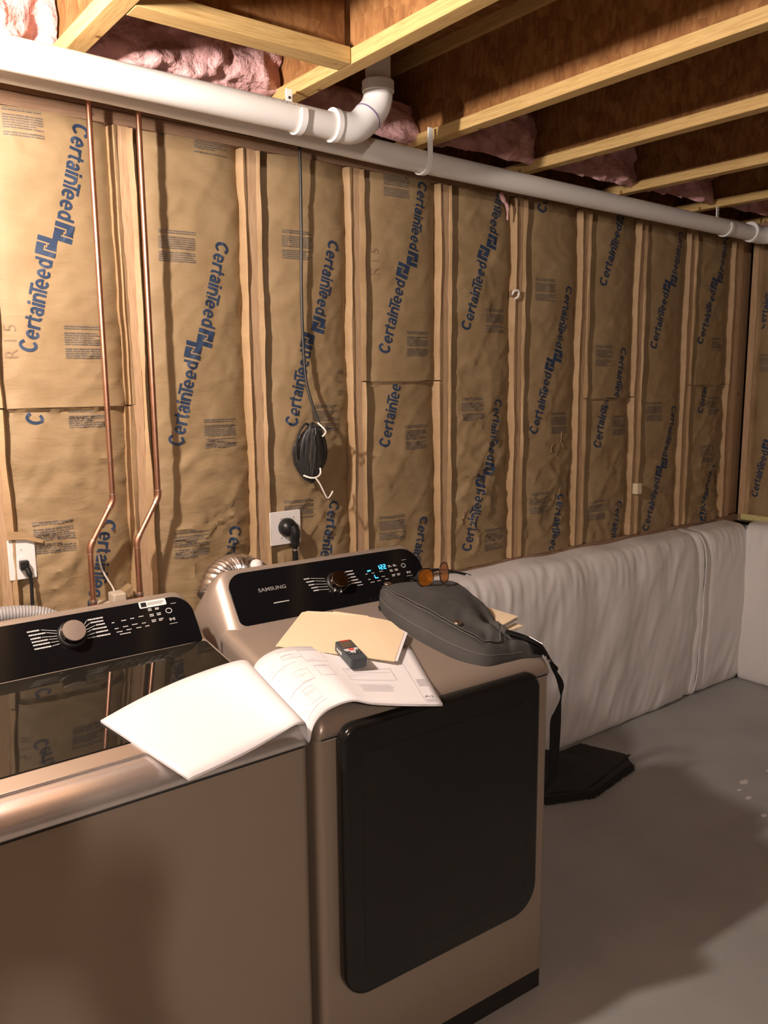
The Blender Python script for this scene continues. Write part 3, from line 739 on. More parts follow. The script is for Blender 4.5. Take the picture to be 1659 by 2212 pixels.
MB().prism([(-0.07, 0), (-0.01, 0.0), (0.045, 0.05), (0.05, 0.075), (0.0, 0.045)], -0.02, 0.02, Matrix(((1, 0, 0, 0), (0, 0, 1, 0), (0, 1, 0, 0.05), (0, 0, 0, 1)))).build('paper_scrap', M_KRAFT, vb)
ww = MB().tube(smoothpath([(0, 0, 0), (0.005, 0.0, -0.04), (0.02, 0.0, -0.075), (0.038, 0.004, -0.11), (0.046, 0.004, -0.145)], 5), 0.0028, 8)
o = ww.build('white_wire', M_STRING, None, smooth='auto'); o.location = (-0.155, -0.035, 1.160); tag(o, 'thin white wire running down beside the left copper pipe to the valve box', 'wire')

# ------------------------------------------------------------------ cable and coil
cz = 1.415
cc = empty('cable_coil', (0.560, -0.075, cz), label='black cable hanging from the joists, ending in a tied coil on the batt', cat='cable')
def CCP(p): return [(a[0] - 0.56, a[1] + 0.075, a[2] - cz) for a in p]
MB().tube(CCP(smoothpath([(0.545, -0.06, 2.70), (0.55, -0.05, 2.42), (0.562, -0.042, 2.38), (0.565, -0.035, 2.136), (0.563, -0.030, 1.915), (0.566, -0.035, 1.688), (0.575, -0.05, 1.60), (0.592, -0.065, 1.53), (0.600, -0.075, 1.495)], 6)), 0.0048, 10).build('drop_cable', M_CABLE, cc, smooth='auto')
rnd = random.Random(3)
for k in range(13):
    hw = 0.050 + 0.016 * rnd.random(); hh = 0.088 + 0.010 * rnd.random(); ph = rnd.random() * 0.2
    lean = lerp(-0.030, 0.034, k / 12); pts = []
    for i in range(33):
        a = 2 * math.pi * i / 32
        xx = math.sin(a); zz = math.cos(a)
        px = hw * 0.62 * xx * (1 - 0.25 * zz * zz) + lean * (1 - zz * zz) * 1.0
        py = -0.024 * math.cos(a * 1.0 + ph) * 0.4 + 0.030 * xx * (k / 12 - 0.5) - 0.004 * rnd.random()
        pts.append((px, py, hh * zz * 1.0 + 0.004 * math.sin(3 * a + k)))
    MB().tube(pts, 0.0046, 8, cap=False).build('cable_loop', M_CABLE, cc, smooth='auto')
MB().tube(smoothpath([(-0.008, 0.0, 0.092), (-0.03, -0.012, 0.098), (-0.055, -0.012, 0.07), (-0.064, -0.006, 0.02), (-0.062, -0.004, -0.01)], 6), 0.0042, 8).build('loose_loop', M_CABLE, cc, smooth='auto')
MB().tube(smoothpath([(0.010, -0.01, 0.080), (0.03, -0.02, 0.078), (0.062, -0.03, 0.082)], 4), 0.0040, 8).build('cable_end', M_CABLE, cc, smooth='auto')
MB().tube([(0.060, -0.030, 0.0815), (0.070, -0.032, 0.083)], 0.0048, 8).build('brass_tip', M_SNAP, cc, smooth='auto')
MB().tube(smoothpath([(0.022, -0.008, 0.100), (0.030, -0.034, 0.080), (0.034, -0.036, 0.068), (0.024, -0.030, 0.055)], 5), 0.0030, 8).build('top_tie', M_STRING, cc, smooth='auto')
MB().tube(smoothpath([(-0.038, -0.006, -0.072), (-0.020, -0.024, -0.080), (0.0, -0.030, -0.078), (0.016, -0.026, -0.068), (0.020, -0.020, -0.050)], 5), 0.0030, 8).build('bottom_tie', M_STRING, cc, smooth='auto')
MB().tube(smoothpath([(-0.008, -0.030, -0.078), (0.006, -0.036, -0.100), (0.020, -0.038, -0.128), (0.036, -0.036, -0.152), (0.050, -0.036, -0.142), (0.058, -0.036, -0.130)], 5), 0.0028, 8).build('tie_tail', M_STRING, cc, smooth='auto')

# ------------------------------------------------------------------ outlets, plugs and small wall items
def plate(x0, x1, z0, z1, label):
    cx, cz_ = (x0 + x1) / 2, (z0 + z1) / 2
    o = empty('outlet_plate', (cx, -0.004, cz_), label=label, cat='outlet')
    w, h = (x1 - x0), (z1 - z0)
    MB().prism(rrect(w, h, 0.004, 3, -w / 2, -h / 2), 0, 0.007, Matrix(((1, 0, 0, 0), (0, 0, -1, 0.004), (0, 1, 0, 0), (0, 0, 0, 1)))).build('cover', M_WHITEP, o, bevel=0.002)
    MB().box((-w / 2 + 0.006, 0.004, -h / 2 + 0.006), (w / 2 - 0.006, 0.06, h / 2 - 0.006)).build('outlet_box', M_LGREY, o)
    return o
RX = lambda x, y, z: Matrix.Translation((x, y, z)) @ Matrix.Rotation(R(90), 4, 'X')   # local z -> -y
p1 = plate(0.431, 0.552, 1.102, 1.217, 'square white outlet plate with the round black dryer plug')
mb = MB()
for sx in (-0.018, 0.030):
    for sz in (-0.032, 0.034): mb.lathe([(0.0035, 0), (0.003, 0.0015)], RX(sx, -0.003, sz), 10)
mb.build('screw', M_LGREY, p1)
pg = empty('dryer_plug', (0.495, -0.010, 1.160), label='round black dryer plug and its thick cord on the square plate', cat='plug')
MB().lathe([(0.032, 0), (0.033, 0.010), (0.030, 0.020), (0.024, 0.030), (0.016, 0.036)], RX(-0.002, 0, 0.002), 28).build('plug_body', M_RUBBER, pg, smooth='auto')
MB().tube(smoothpath([(0.006, -0.030, 0.010), (0.010, -0.034, -0.010), (0.012, -0.032, -0.035), (0.012, -0.030, -0.062)], 4), [0.017] * 4 + [0.018] * 4 + [0.016] * 4 + [0.014], 16).build('plug_neck', M_RUBBER, pg, smooth='auto')
MB().tube(smoothpath([(0.012, -0.030, -0.060), (0.012, -0.030, -0.09), (0.016, -0.032, -0.16), (0.02, -0.05, -0.26), (0.02, -0.09, -0.40)], 5), 0.0095, 14).build('cord', M_RUBBER, pg, smooth='auto')
MB().tube([(0.012, -0.030, -0.070), (0.012, -0.030, -0.076)], 0.0105, 14).build('cord_band', M_CHROME, pg, smooth='auto')
p2 = plate(-0.394, -0.322, 1.112, 1.226, 'narrow white outlet plate at the left, with the washer cord')
MB().lathe([(0.017, 0), (0.017, 0.0012)], RX(0, -0.003, -0.008), 24).build('receptacle_face', M_WHITEP, p2, smooth='auto')
mb = MB(); mb.lathe([(0.003, 0), (0.0025, 0.001)], RX(-0.002, -0.003, 0.028), 10); mb.build('screw', M_LGREY, p2)
pw = empty('washer_plug', (-0.357, -0.008, 1.158), label='small black washer plug and cord on the narrow plate', cat='plug')
MB().box((-0.012, -0.022, -0.016), (0.012, 0.0, 0.010)).build('plug_body', M_RUBBER, pw, bevel=0.004)
MB().tube(smoothpath([(0.004, -0.020, -0.010), (0.010, -0.026, -0.035), (0.011, -0.026, -0.07), (0.008, -0.03, -0.13), (0.0, -0.05, -0.25), (-0.01, -0.12, -0.36)], 5), [0.008] * 5 + [0.005] * 21, 10).build('cord', M_RUBBER, pw, smooth='auto')
sc = MB().prism([(-0.045, 0.0), (-0.04, 0.022), (-0.005, 0.018), (0.025, 0.0), (0.05, -0.012), (0.048, -0.02), (0.02, -0.012), (0.0, -0.004)], 0, 0.004, Matrix(((1, 0, 0, 0), (0, 0, -1, 0), (0, 1, 0, 0), (0, 0, 0, 1)))).build('paper_scrap', M_TAB)
sc.location = (-0.35, -0.012, 1.230); tag(sc, 'torn curl of kraft paper above the narrow white outlet plate', 'paper scrap')
wb = MB().box((-0.019, -0.032, -0.026), (0.019, 0.0, 0.026)).build('junction_cover', M_BROWNPL, None, bevel=0.003)
wb.data.materials[0] = plain('cream_plastic', (0.72, 0.60, 0.42), 0.5); wb.location = (2.445, 0.0, 1.124); tag(wb, 'small cream box screwed to a stud on the right', 'box')
cl = empty('cable_clip', (1.60, -0.004, 1.992), label='small white wire clip with a brown tail on a stud at mid height', cat='clip')
MB().tube(smoothpath([(-0.030, -0.004, -0.006), (-0.022, -0.012, 0.010), (-0.002, -0.014, 0.012), (0.006, -0.010, 0.0), (-0.002, -0.010, -0.014), (-0.014, -0.006, -0.020)], 5), 0.0050, 8).build('clip_body', M_STRING, cl, smooth='auto')
MB().box((-0.040, -0.008, -0.012), (-0.026, 0.0, 0.012)).build('tail', M_PLATE, cl, bevel=0.002)
wi = MB().tube(smoothpath([(0, 0, 0), (0.012, -0.010, -0.03), (0.03, -0.012, -0.055), (0.036, -0.006, -0.10)], 5), [0.010] * 6 + [0.007] * 6 + [0.004] * 4, 8).build('fibreglass_wisp', M_PINK, None, smooth=True)
wi.location = (1.50, -0.006, 2.372); tag(wi, 'wisp of pale fibreglass hanging below the pipe, above the crumpled batt', 'fibreglass')

# ------------------------------------------------------------------ washer and dryer
SL = 0.165
def zdeck(yl): return 0.958 + SL * (yl - 0.04)       # local depth from the front face
def cap(root, W, y_back, name, r=0.028, mat=M_STEELC):
    prof = [(0.000, 0.902), (-0.004, 0.908), (-0.005, 0.918), (-0.001, 0.932), (0.008, 0.944), (0.022, 0.953), (0.040, 0.958)]
    yy = [0.08, 0.14, 0.22, 0.30, 0.38, y_back]
    prof += [(y, zdeck(y)) for y in yy]
    th = [0, 12, 25, 38, 50, 62, 75, 90]
    xs = [(r * (1 - math.cos(R(a))) * 0 + r * (1 - math.sin(R(90 - a))), r * (1 - math.cos(R(90 - a)))) for a in th]
    xs = [(r - r * math.cos(R(a)), r - r * math.sin(R(a))) for a in th]   # (inset, drop)
    st = [(i, d) for i, d in xs] + [(W - i, d) for i, d in xs[::-1]]
    rows = []
    for (x, d) in st:
        e = d / r                                  # 1 at the side, 0 inside
        row = [(x, 0.014 * e * e + 0.001, 0.902)]
        for (y, z) in prof:
            k = 0.014 * e * e if y < 0.04 else 0.0
            row.append((x, y + k, max(0.902, z - d * min(1.0, (z - 0.902) / 0.03))))
        row.append((x, y_back, 0.902))
        rows.append(row)
    mb = MB().grid(rows)
    n = len(rows[0]); N = len(rows)
    mb.f.append(tuple(range(n))); mb.f.append(tuple((N - 1) * n + k for k in range(n)))
    return mb.build(name, mat, root, smooth='auto')
def body(root, W, D, name='cabinet', z0=0.030):
    poly = rrect(W, D, (0.018, 0.018, 0.01, 0.01), 6)
    return MB().prism(poly, z0, 0.902).build(name, M_STEEL, root, smooth='auto')
def console(root, W, y0, z0, y1, z1, name='console_housing'):
    prof = [(y0 - 0.008, z0 - 0.045), (y0 - 0.008, z0 - 0.004), (y0 - 0.002, z0 + 0.001), (y1 - 0.004, z1 - 0.003), (y1 + 0.002, z1 + 0.004), (y1 + 0.014, z1 + 0.006), (y1 + 0.04, z1 - 0.004),
            (y1 + 0.10, z1 - 0.07), (y1 + 0.15, 1.0), (y1 + 0.16, 0.90), (y0 - 0.008, 0.90)]
    e = [(0.0, 0.30), (0.004, 0.48), (0.012, 0.66), (0.024, 0.82), (0.038, 0.93), (0.052, 0.985), (0.066, 1.0)]
    st = e + [(W - a, b) for a, b in e[::-1]]; rows = []
    zf = z0 - 0.045
    for x, k in st:
        ys = y0 + 0.10
        rows.append([(x, (ys + (y - ys) * (0.80 + 0.20 * k)) if y < ys else y, (zf + (z - zf) * k) if z > zf else z) for y, z in prof])
    mb = MB().grid(rows, closed=True); n = len(prof); N = len(rows)
    mb.f.append(tuple(range(n))); mb.f.append(tuple((N - 1) * n + k for k in range(n)))
    return mb.build(name, M_STEELC, root, smooth='auto')
def slant_frame(y0, z0, y1, z1):
    L = math.hypot(y1 - y0, z1 - z0); s = Vector((0, (y1 - y0) / L, (z1 - z0) / L)); a = Vector((1, 0, 0)); n = a.cross(s)
    return Matrix(((a.x, s.x, n.x, 0), (a.y, s.y, n.y, y0), (a.z, s.z, n.z, z0), (0, 0, 0, 1))), L
def knob(root, Fm, u, v, r, top, mat_top, ticks):
    k = MB().lathe([(r * 1.22, 0.0), (r * 1.22, 0.006), (r * 1.12, 0.010), (r * 1.02, 0.012)], Fm @ Matrix.Translation((u, v, 0)), 40).build('knob_ring', M_BLACKP, root, smooth='auto')
    k = MB().lathe([(r * 1.02, 0.010), (r, 0.014), (r, 0.024), (r * 0.96, 0.028)], Fm @ Matrix.Translation((u, v, 0)), 40).build('dial_knob', M_DKCHROME, root, smooth='auto')
    MB().lathe([(r * 0.95, 0.0275), (r * 0.90, 0.0295), (0.002, 0.0298)], Fm @ Matrix.Translation((u, v, 0)), 40).build('knob_face', mat_top, k, smooth='auto')
    mb = MB()
    for (a, w) in ticks:
        mb.box((u + r * 1.16 * math.cos(a) - w, v + r * 1.16 * math.sin(a) - w * 2, 0.006), (u + r * 1.16 * math.cos(a) + w, v + r * 1.16 * math.sin(a) + w * 2, 0.0125), Fm)
    if ticks: mb.build('knob_tick', M_INK, root)
def bars(mb, Fm, items, h=0.0034, w0=0.0035):
    """little printed words, too small to read: (u, v, length)"""
    for (u, v, l) in items:
        x = u; rn = random.Random(int(u * 9999 + v * 777))
        while x < u + l - 0.001:
            q = 0.0016 + rn.random() * 0.002
            mb.box((x, v - h / 2 * (0.8 + 0.2 * rn.random()), w0), (min(x + q, u + l), v + h / 2, w0 + 0.0003), Fm); x += q + 0.0007
def line(mb, Fm, u0, v0, u1, v1, t=0.0005, w0=0.0035):
    d = Vector((u1 - u0, v1 - v0)); p = Vector((-d.y, d.x)).normalized() * t
    mb.add([Fm @ Vector((a[0], a[1], w0 + 0.0002)) for a in ((u0 + p.x, v0 + p.y), (u0 - p.x, v0 - p.y), (u1 - p.x, v1 - p.y), (u1 + p.x, v1 + p.y))], [(0, 1, 2, 3)])
W = 0.686
# ---- washer
wa = empty('washing_machine', (-0.750, -1.02, 0), label='champagne top loading washer with a dark glass lid, left of the dryer', cat='washer')
body(wa, W, 0.72)
MB().box((0.012, 0.02, 0.0), (W - 0.012, 0.70, 0.031)).build('plinth', M_BLACKP, wa)
cap(wa, W, 0.46, 'top_frame', mat=M_STEELW)
mb = MB(); mb.tube([(0.012, -0.0035, 0.9035), (W - 0.012, -0.0035, 0.9035)], 0.0016, 8); mb.build('seam_line', M_BLACKP, wa)
yg0, yg1 = 0.098, 0.432
Gm, GL = slant_frame(yg0, zdeck(yg0), yg1, zdeck(yg1))
MB().prism(rrect(W - 0.046, GL, (0.03, 0.03, 0.008, 0.008), 6, 0.023, 0), -0.002, 0.0045, Gm).build('lid_glass', M_GLASS, wa, bevel=0.0015)
MB().prism(rrect(W - 0.044, 0.046, 0.014, 5, 0.022, -0.050), -0.001, 0.0055, Gm).build('lid_front_rail', M_CHROME, wa, bevel=0.0025, bseg=3)
cy0, cz0, cy1, cz1 = 0.44, 1.024, 0.52, 1.128
console(wa, W, cy0, cz0, cy1, cz1)
Cm, CL = slant_frame(cy0, cz0, cy1, cz1)
MB().prism(rrect(W - 0.036, CL - 0.003, (0.012, 0.008, 0.05, 0.05), 8, 0.010, 0.0), -0.002, 0.0030, Cm).build('control_panel', M_BLACKG, wa, bevel=0.0012)
knob(wa, Cm, 0.361, 0.078, 0.0275, 0, M_CHROME, [])
mb = MB()
L_ = [(0.268, 0.103, 0.028), (0.270, 0.094, 0.036), (0.272, 0.085, 0.022), (0.273, 0.077, 0.034), (0.274, 0.069, 0.036), (0.275, 0.060, 0.036)]
R_ = [(0.403, 0.106, 0.036), (0.408, 0.098, 0.030), (0.419, 0.090, 0.020), (0.408, 0.081, 0.034), (0.414, 0.072, 0.028), (0.413, 0.062, 0.032)]
bars(mb, Cm, L_ + R_)
for i, (u, v, l) in enumerate(L_): line(mb, Cm, u + l + 0.002, v, 0.330, lerp(0.094, 0.062, i / 5))
for i, (u, v, l) in enumerate(R_): line(mb, Cm, 0.392, lerp(0.096, 0.062, i / 5), u - 0.002, v)
bars(mb, Cm, [(0.455, 0.088, 0.008), (0.478, 0.089, 0.012), (0.500, 0.090, 0.010), (0.521, 0.091, 0.012), (0.458, 0.072, 0.009), (0.478, 0.073, 0.012), (0.500, 0.074, 0.014), (0.524, 0.073, 0.010),
               (0.460, 0.063, 0.014), (0.484, 0.064, 0.014), (0.508, 0.064, 0.012), (0.530, 0.064, 0.010), (0.466, 0.056, 0.026)], h=0.0022)
for k, uu in enumerate((0.548, 0.566)):
    bars(mb, Cm, [(uu, 0.106 - 0.001 * k, 0.010), (uu, 0.102, 0.010), (uu, 0.091, 0.012), (uu, 0.087, 0.010), (uu + 0.001, 0.076, 0.012), (uu + 0.001, 0.072, 0.010)], h=0.0024)
for a in range(20): line(mb, Cm, 0.598 + 0.0075 * math.cos(a * 0.3142), 0.093 + 0.0062 * math.sin(a * 0.3142), 0.598 + 0.0075 * math.cos((a + 1) * 0.3142), 0.093 + 0.0062 * math.sin((a + 1) * 0.3142), 0.0009)
for pts in (((0.594, 0.066), (0.594, 0.073)), ((0.594, 0.073), (0.600, 0.0695)), ((0.600, 0.0695), (0.594, 0.066)), ((0.603, 0.066), (0.603, 0.073)), ((0.606, 0.066), (0.606, 0.073))): line(mb, Cm, *pts[0], *pts[1], 0.0008)
bars(mb, Cm, [(0.590, 0.058, 0.020), (0.608, 0.110, 0.014)], h=0.0014)
mb.build('panel_print', M_INK, wa)
MB().prism(rrect(0.068, 0.0175, 0.003, 3, 0.530, 0.1105), 0.003, 0.0034, Cm).build('sticker', M_WHITEP, wa)
mb = MB(); mb.prism(rrect(0.014, 0.012, 0.001, 2, 0.534, 0.1132), 0.0034, 0.0036, Cm); bars(mb, Cm, [(0.551, 0.1225, 0.042), (0.551, 0.1195, 0.042), (0.551, 0.1165, 0.036)], h=0.0010, w0=0.0035)
mb.build('sticker_print', M_BLACKP, wa)
# ---- dryer
W = 0.698
DA = R(-2.5)
dr = empty('dryer', (-0.045, -1.02, 0), DA, label='champagne clothes dryer with a large black door and lit blue display, right of the washer', cat='dryer')
body(dr, W, 0.72, z0=0.062)
mb = MB(); mb.tube([(0.012, -0.0025, 0.9035), (W - 0.012, -0.0025, 0.9035)], 0.0016, 8); mb.build('seam_line', M_BLACKP, dr)
MB().tube([(0.014, 0.0005, 0.8995), (W - 0.014, 0.0005, 0.8995)], 0.0016, 8).build('seam_highlight', M_CHROME, dr, smooth=True)  # bright strip added as the highlight along the cap edge
MB().box((0.012, 0.006, 0.0), (W - 0.006, 0.70, 0.062)).build('toe_kick', M_BLACKP, dr, bevel=0.002)
cap(dr, W, 0.48, 'top_panel', r=0.030)
cy0, cz0, cy1, cz1 = 0.46, 1.03, 0.56, 1.15
console(dr, W, cy0, cz0, cy1, cz1)
Dm, DL = slant_frame(cy0, cz0, cy1, cz1)
MB().prism(rrect(W - 0.074, DL - 0.003, (0.020, 0.010, 0.055, 0.050), 8, 0.050, 0.0), -0.002, 0.0035, Dm).build('control_panel', M_BLACKG, dr, bevel=0.0015)
knob(dr, Dm, 0.368, 0.077, 0.0265, 0, M_DKCHROME, [(R(232), 0.0012), (R(268), 0.0012)])
mb = MB(); flat_text(mb, 'SAMSUNG', lambda u, v: Dm @ Vector((u, v, 0.0038)), 0.129, 0.088, 0.0105, 0.083, bold=0.02); mb.build('maker_lettering', M_INKDIM, dr)
mb = MB(); bars(mb, Dm, [(0.160, 0.050, 0.046)], h=0.0030)
L_ = [(0.272, 0.104, 0.018), (0.276, 0.094, 0.026), (0.280, 0.084, 0.018), (0.284, 0.074, 0.022), (0.288, 0.065, 0.018)]
R_ = [(0.410, 0.106, 0.024), (0.413, 0.096, 0.022), (0.419, 0.086, 0.018), (0.416, 0.076, 0.024), (0.414, 0.067, 0.034)]
bars(mb, Dm, L_ + R_)
for i, (u, v, l) in enumerate(L_): line(mb, Dm, u + l + 0.002, v, 0.336, lerp(0.096, 0.062, i / 4))
for i, (u, v, l) in enumerate(R_): line(mb, Dm, 0.398, lerp(0.096, 0.062, i / 4), u - 0.002, v)
bars(mb, Dm, [(0.470, 0.088, 0.010), (0.492, 0.088, 0.010), (0.520, 0.089, 0.012), (0.472, 0.070, 0.010), (0.520, 0.072, 0.012), (0.476, 0.060, 0.014), (0.500, 0.061, 0.012), (0.528, 0.062, 0.012), (0.430, 0.058, 0.020)], h=0.0022)
for k, uu in enumerate((0.556, 0.574)):
    bars(mb, Dm, [(uu, 0.103, 0.010), (uu, 0.099, 0.012), (uu, 0.088, 0.010), (uu, 0.084, 0.012), (uu + 0.001, 0.072, 0.012), (uu + 0.001, 0.068, 0.010)], h=0.0024)
for a in range(20): line(mb, Dm, 0.610 + 0.0070 * math.cos(a * 0.3142), 0.096 + 0.0062 * math.sin(a * 0.3142), 0.610 + 0.0070 * math.cos((a + 1) * 0.3142), 0.096 + 0.0062 * math.sin((a + 1) * 0.3142), 0.0009)
for pts in (((0.612, 0.068), (0.612, 0.075)), ((0.612, 0.075), (0.618, 0.0715)), ((0.618, 0.0715), (0.612, 0.068)), ((0.621, 0.068), (0.621, 0.075)), ((0.624, 0.068), (0.624, 0.075))): line(mb, Dm, *pts[0], *pts[1], 0.0008)
bars(mb, Dm, [(0.606, 0.060, 0.022), (0.612, 0.114, 0.016)], h=0.0014)
mb.build('panel_print', M_INK, dr)
mb = MB(); SEG = {'1': 'bc', '2': 'abged', '3': 'abgcd'}
def seg7(u, v, ch, w=0.0065, h=0.013):
    P = {'a': ((0, h), (w, h)), 'b': ((w, h), (w, h / 2)), 'c': ((w, h / 2), (w, 0)), 'd': ((0, 0), (w, 0)), 'e': ((0, 0), (0, h / 2)), 'g': ((0, h / 2), (w, h / 2))}
    for s in SEG[ch]: line(mb, Dm, u + P[s][0][0], v + P[s][0][1], u + P[s][1][0], v + P[s][1][1], 0.0011)
seg7(0.518, 0.096, '1'); seg7(0.530, 0.096, '2'); seg7(0.541, 0.096, '2')
line(mb, Dm, 0.5265, 0.099, 0.5265, 0.1005, 0.0008); line(mb, Dm, 0.5265, 0.104, 0.5265, 0.1055, 0.0008)
line(mb, Dm, 0.480, 0.0965, 0.492, 0.0975, 0.0018); line(mb, Dm, 0.498, 0.070, 0.498, 0.081, 0.0012); line(mb, Dm, 0.498, 0.071, 0.508, 0.071, 0.0012)
mb.build('display_digits', M_LED, dr)
# door
DF = Matrix(((1, 0, 0, 0), (0, 0, -1, 0), (0, 1, 0, 0), (0, 0, 0, 1)))
door = MB().prism(rrect(0.588, 0.650, (0.065, 0.080, 0.040, 0.040), 8, 0.044, 0.283), 0.0, 0.036, DF).build('door', M_DOOR, dr, bevel=0.012, bseg=4)
inner = rrect(0.494, 0.530, (0.035, 0.050, 0.02, 0.02), 8, 0.094, 0.338)
o1 = rrect(0.498, 0.534, (0.037, 0.052, 0.022, 0.022), 8, 0.092, 0.336)
n = len(inner); mb = MB()
mb.prism(inner, 0.0345, 0.0375, DF); mb.build('door_window', M_DOOR, door, bevel=0.0012)
mb = MB(); mb.add([DF @ Vector((p[0], p[1], 0.0362)) for p in inner] + [DF @ Vector((p[0], p[1], 0.0362)) for p in o1], [(i, (i + 1) % n, n + (i + 1) % n, n + i) for i in range(n)])
mb.build('door_groove', M_BLACKP, door)

# foil duct, white cap and grey hose behind the machines
fd = MB()
pts = smoothpath([(0.09, 0, 0), (0.12, 0.02, 0.045), (0.165, 0.04, 0.065), (0.22, 0.05, 0.06), (0.30, 0.06, 0.0), (0.33, 0.06, -0.12)], 10)
fd.tube(pts, [0.046 + 0.003 * (i % 2) for i in range(len(pts))], 20); o = fd.build('foil_duct', M_FOIL, None, smooth='auto'); o.location = (0.02, -0.22, 1.02)
tag(o, 'crinkled silver foil duct showing behind the left shoulder of the dryer console', 'duct')
o = MB().lathe([(0.016, 0), (0.019, 0.006), (0.017, 0.018), (0.008, 0.024)], Matrix.Rotation(R(70), 4, 'X'), 16).build('duct_tape_wad', M_WHITEP, None, smooth='auto')
o.location = (0.252, -0.225, 1.100); tag(o, 'white crumpled wad beside the foil duct, against a stud', 'tape')
hp = smoothpath([(-1.0, -0.20, 0.95), (-0.70, -0.17, 1.03), (-0.52, -0.15, 1.055), (-0.42, -0.15, 1.055), (-0.34, -0.16, 1.035), (-0.27, -0.18, 0.98), (-0.24, -0.18, 0.90)], 22)
o = MB().tube([(p.x + 0.5, p.y + 0.18, p.z - 0.9) for p in hp], [0.0215 + 0.0020 * (i % 2) for i in range(len(hp))], 16).build('corrugated_hose', M_GREYHOSE, None, smooth='auto')
o.location = (-0.5, -0.18, 0.9); tag(o, 'grey corrugated drain hose behind the left end of the washer console', 'hose')

# ------------------------------------------------------------------ things on the machines
def deck(Y, off=0.0): return 0.958 + SL * (Y + 0.98) + off
# drawings: station curves (back edge, front edge), left to right
back = [(-0.431, -0.831, .992), (-0.340, -0.797, 1.002), (-0.245, -0.768, 1.009), (-0.165, -0.768, 1.020), (-0.115, -0.790, 1.033), (-0.085, -0.790, 1.030), (-0.066, -0.778, 1.012), (-0.056, -0.765, .985),
        (-0.048, -0.752, .985), (-0.030, -0.742, 1.000), (0.0, -0.737, 1.012), (0.04, -0.742, 1.020), (0.10, -0.752, 1.014), (0.156, -0.768, 1.003), (0.25, -0.805, .9945), (0.353, -0.845, .988)]
front = [(-0.362, -1.089, .950), (-0.29, -1.078, .953), (-0.21, -1.062, .958), (-0.154, -1.055, .968), (-0.122, -1.066, .983), (-0.100, -1.066, .978), (-0.088, -1.052, .958), (-0.080, -1.040, .925),
         (-0.070, -1.036, .925), (-0.058, -1.030, .945), (-0.035, -1.022, .962), (-0.005, -1.022, .974), (0.034, -1.040, .984), (0.075, -1.056, .972), (0.15, -1.082, .958), (0.233, -1.108, .945)]
def loft_sheet(nv=9, off=0.0, sag=0.0):
    B = smoothpath(back, 4); F = smoothpath(front, 4); rows = []
    for b, f in zip(B, F):
        rows.append([b.lerp(f, k / nv) + Vector((0, 0, off - sag * math.sin(math.pi * k / nv))) for k in range(nv + 1)])
    return rows
pb = empty('drawing_set', (-0.05, -0.90, 0.95), label='white folded construction drawings lying open across both machines', cat='papers')
OFS = Vector((-0.05, -0.90, 0.95))
base = loft_sheet(); top_rows = [[p - OFS for p in r] for r in base]
MB().sheet(top_rows, 0.0006).build('top_sheet', M_PAPER, pb, smooth=True)
for k in range(1, 4):
    rows = [[p - OFS + Vector((0.0006 * k * math.sin(i * 0.3), -0.0004 * k, -0.0012 * k)) for p in r] for i, r in enumerate(base)]
    if k == 2: rows = rows[:-2]
    MB().sheet(rows, 0.0005).build('under_sheet', M_PAPER, pb, smooth=True)
def on_paper(s, t, off=0.0007):
    """s = 0..1 from the gutter to the right edge, t = 0..1 back to front"""
    n = len(base); i0 = int(8 * 4); x = i0 + s * (n - 1 - i0); i = min(int(x), n - 2); fr = x - i
    m = len(base[0]) - 1; y = min(max(t, 0), 0.9999) * m; j = int(y); g = y - j
    p = base[i][j].lerp(base[i + 1][j], fr).lerp(base[i][j + 1].lerp(base[i + 1][j + 1], fr), g)
    return p - OFS + Vector((0, 0, off))
mb = MB(); mb2 = MB(); rn = random.Random(11)
def pl_line(m, s0, t0, s1, t1, w=0.0022):
    N = max(2, int(max(abs(s1 - s0), abs(t1 - t0)) * 26)); d = Vector((s1 - s0, (t1 - t0) * 0.75)); d.normalize(); px, py = -d.y * w, d.x * w / 0.75
    for k in range(N):
        a, b = k / N, (k + 1) / N
        q = [(lerp(s0, s1, a) + px, lerp(t0, t1, a) + py), (lerp(s0, s1, a) - px, lerp(t0, t1, a) - py), (lerp(s0, s1, b) - px, lerp(t0, t1, b) - py), (lerp(s0, s1, b) + px, lerp(t0, t1, b) + py)]
        m.add([on_paper(*p) for p in q], [(0, 1, 2, 3)])
for (x0, t0, x1, t1) in ((0.36, 0.06, 0.50, 0.20), (0.36, 0.40, 0.47, 0.58), (0.52, 0.38, 0.62, 0.56), (0.50, 0.08, 0.64, 0.30), (0.70, 0.42, 0.88, 0.62), (0.30, 0.66, 0.42, 0.85)):
    for a, b, c, d in ((x0, t0, x1, t0), (x1, t0, x1, t1), (x1, t1, x0, t1), (x0, t1, x0, t0)): pl_line(mb2, a, b, c, d, 0.0014)
    for _ in range(5):
        if rn.random() < 0.5: y = lerp(t0, t1, rn.random()); pl_line(mb2, x0, y, lerp(x0, x1, rn.random()), y, 0.0011)
        else: x = lerp(x0, x1, rn.random()); pl_line(mb2, x, t0, x, lerp(t0, t1, rn.random()), 0.0011)
for k in range(7): pl_line(mb2, 0.72, 0.70 + 0.018 * k, 0.84 + 0.02 * rn.random(), 0.70 + 0.018 * k, 0.0014)
for k in range(5): pl_line(mb, 0.86 + 0.012 * k, 0.14, 0.86 + 0.012 * k, 0.26 + 0.04 * rn.random(), 0.0014)
for k in range(14): s = 0.12 + 0.28 * rn.random(); t = 0.08 + 0.8 * rn.random(); pl_line(mb2, s, t, s + 0.04 * rn.random(), t + 0.05 * rn.random(), 0.0016)
for t in (0.30, 0.62, 0.92): pl_line(mb, 0.14, t, 0.44, t - 0.03, 0.0010)
pl_line(mb2, 0.93, 0.05, 0.93, 0.96, 0.0010)
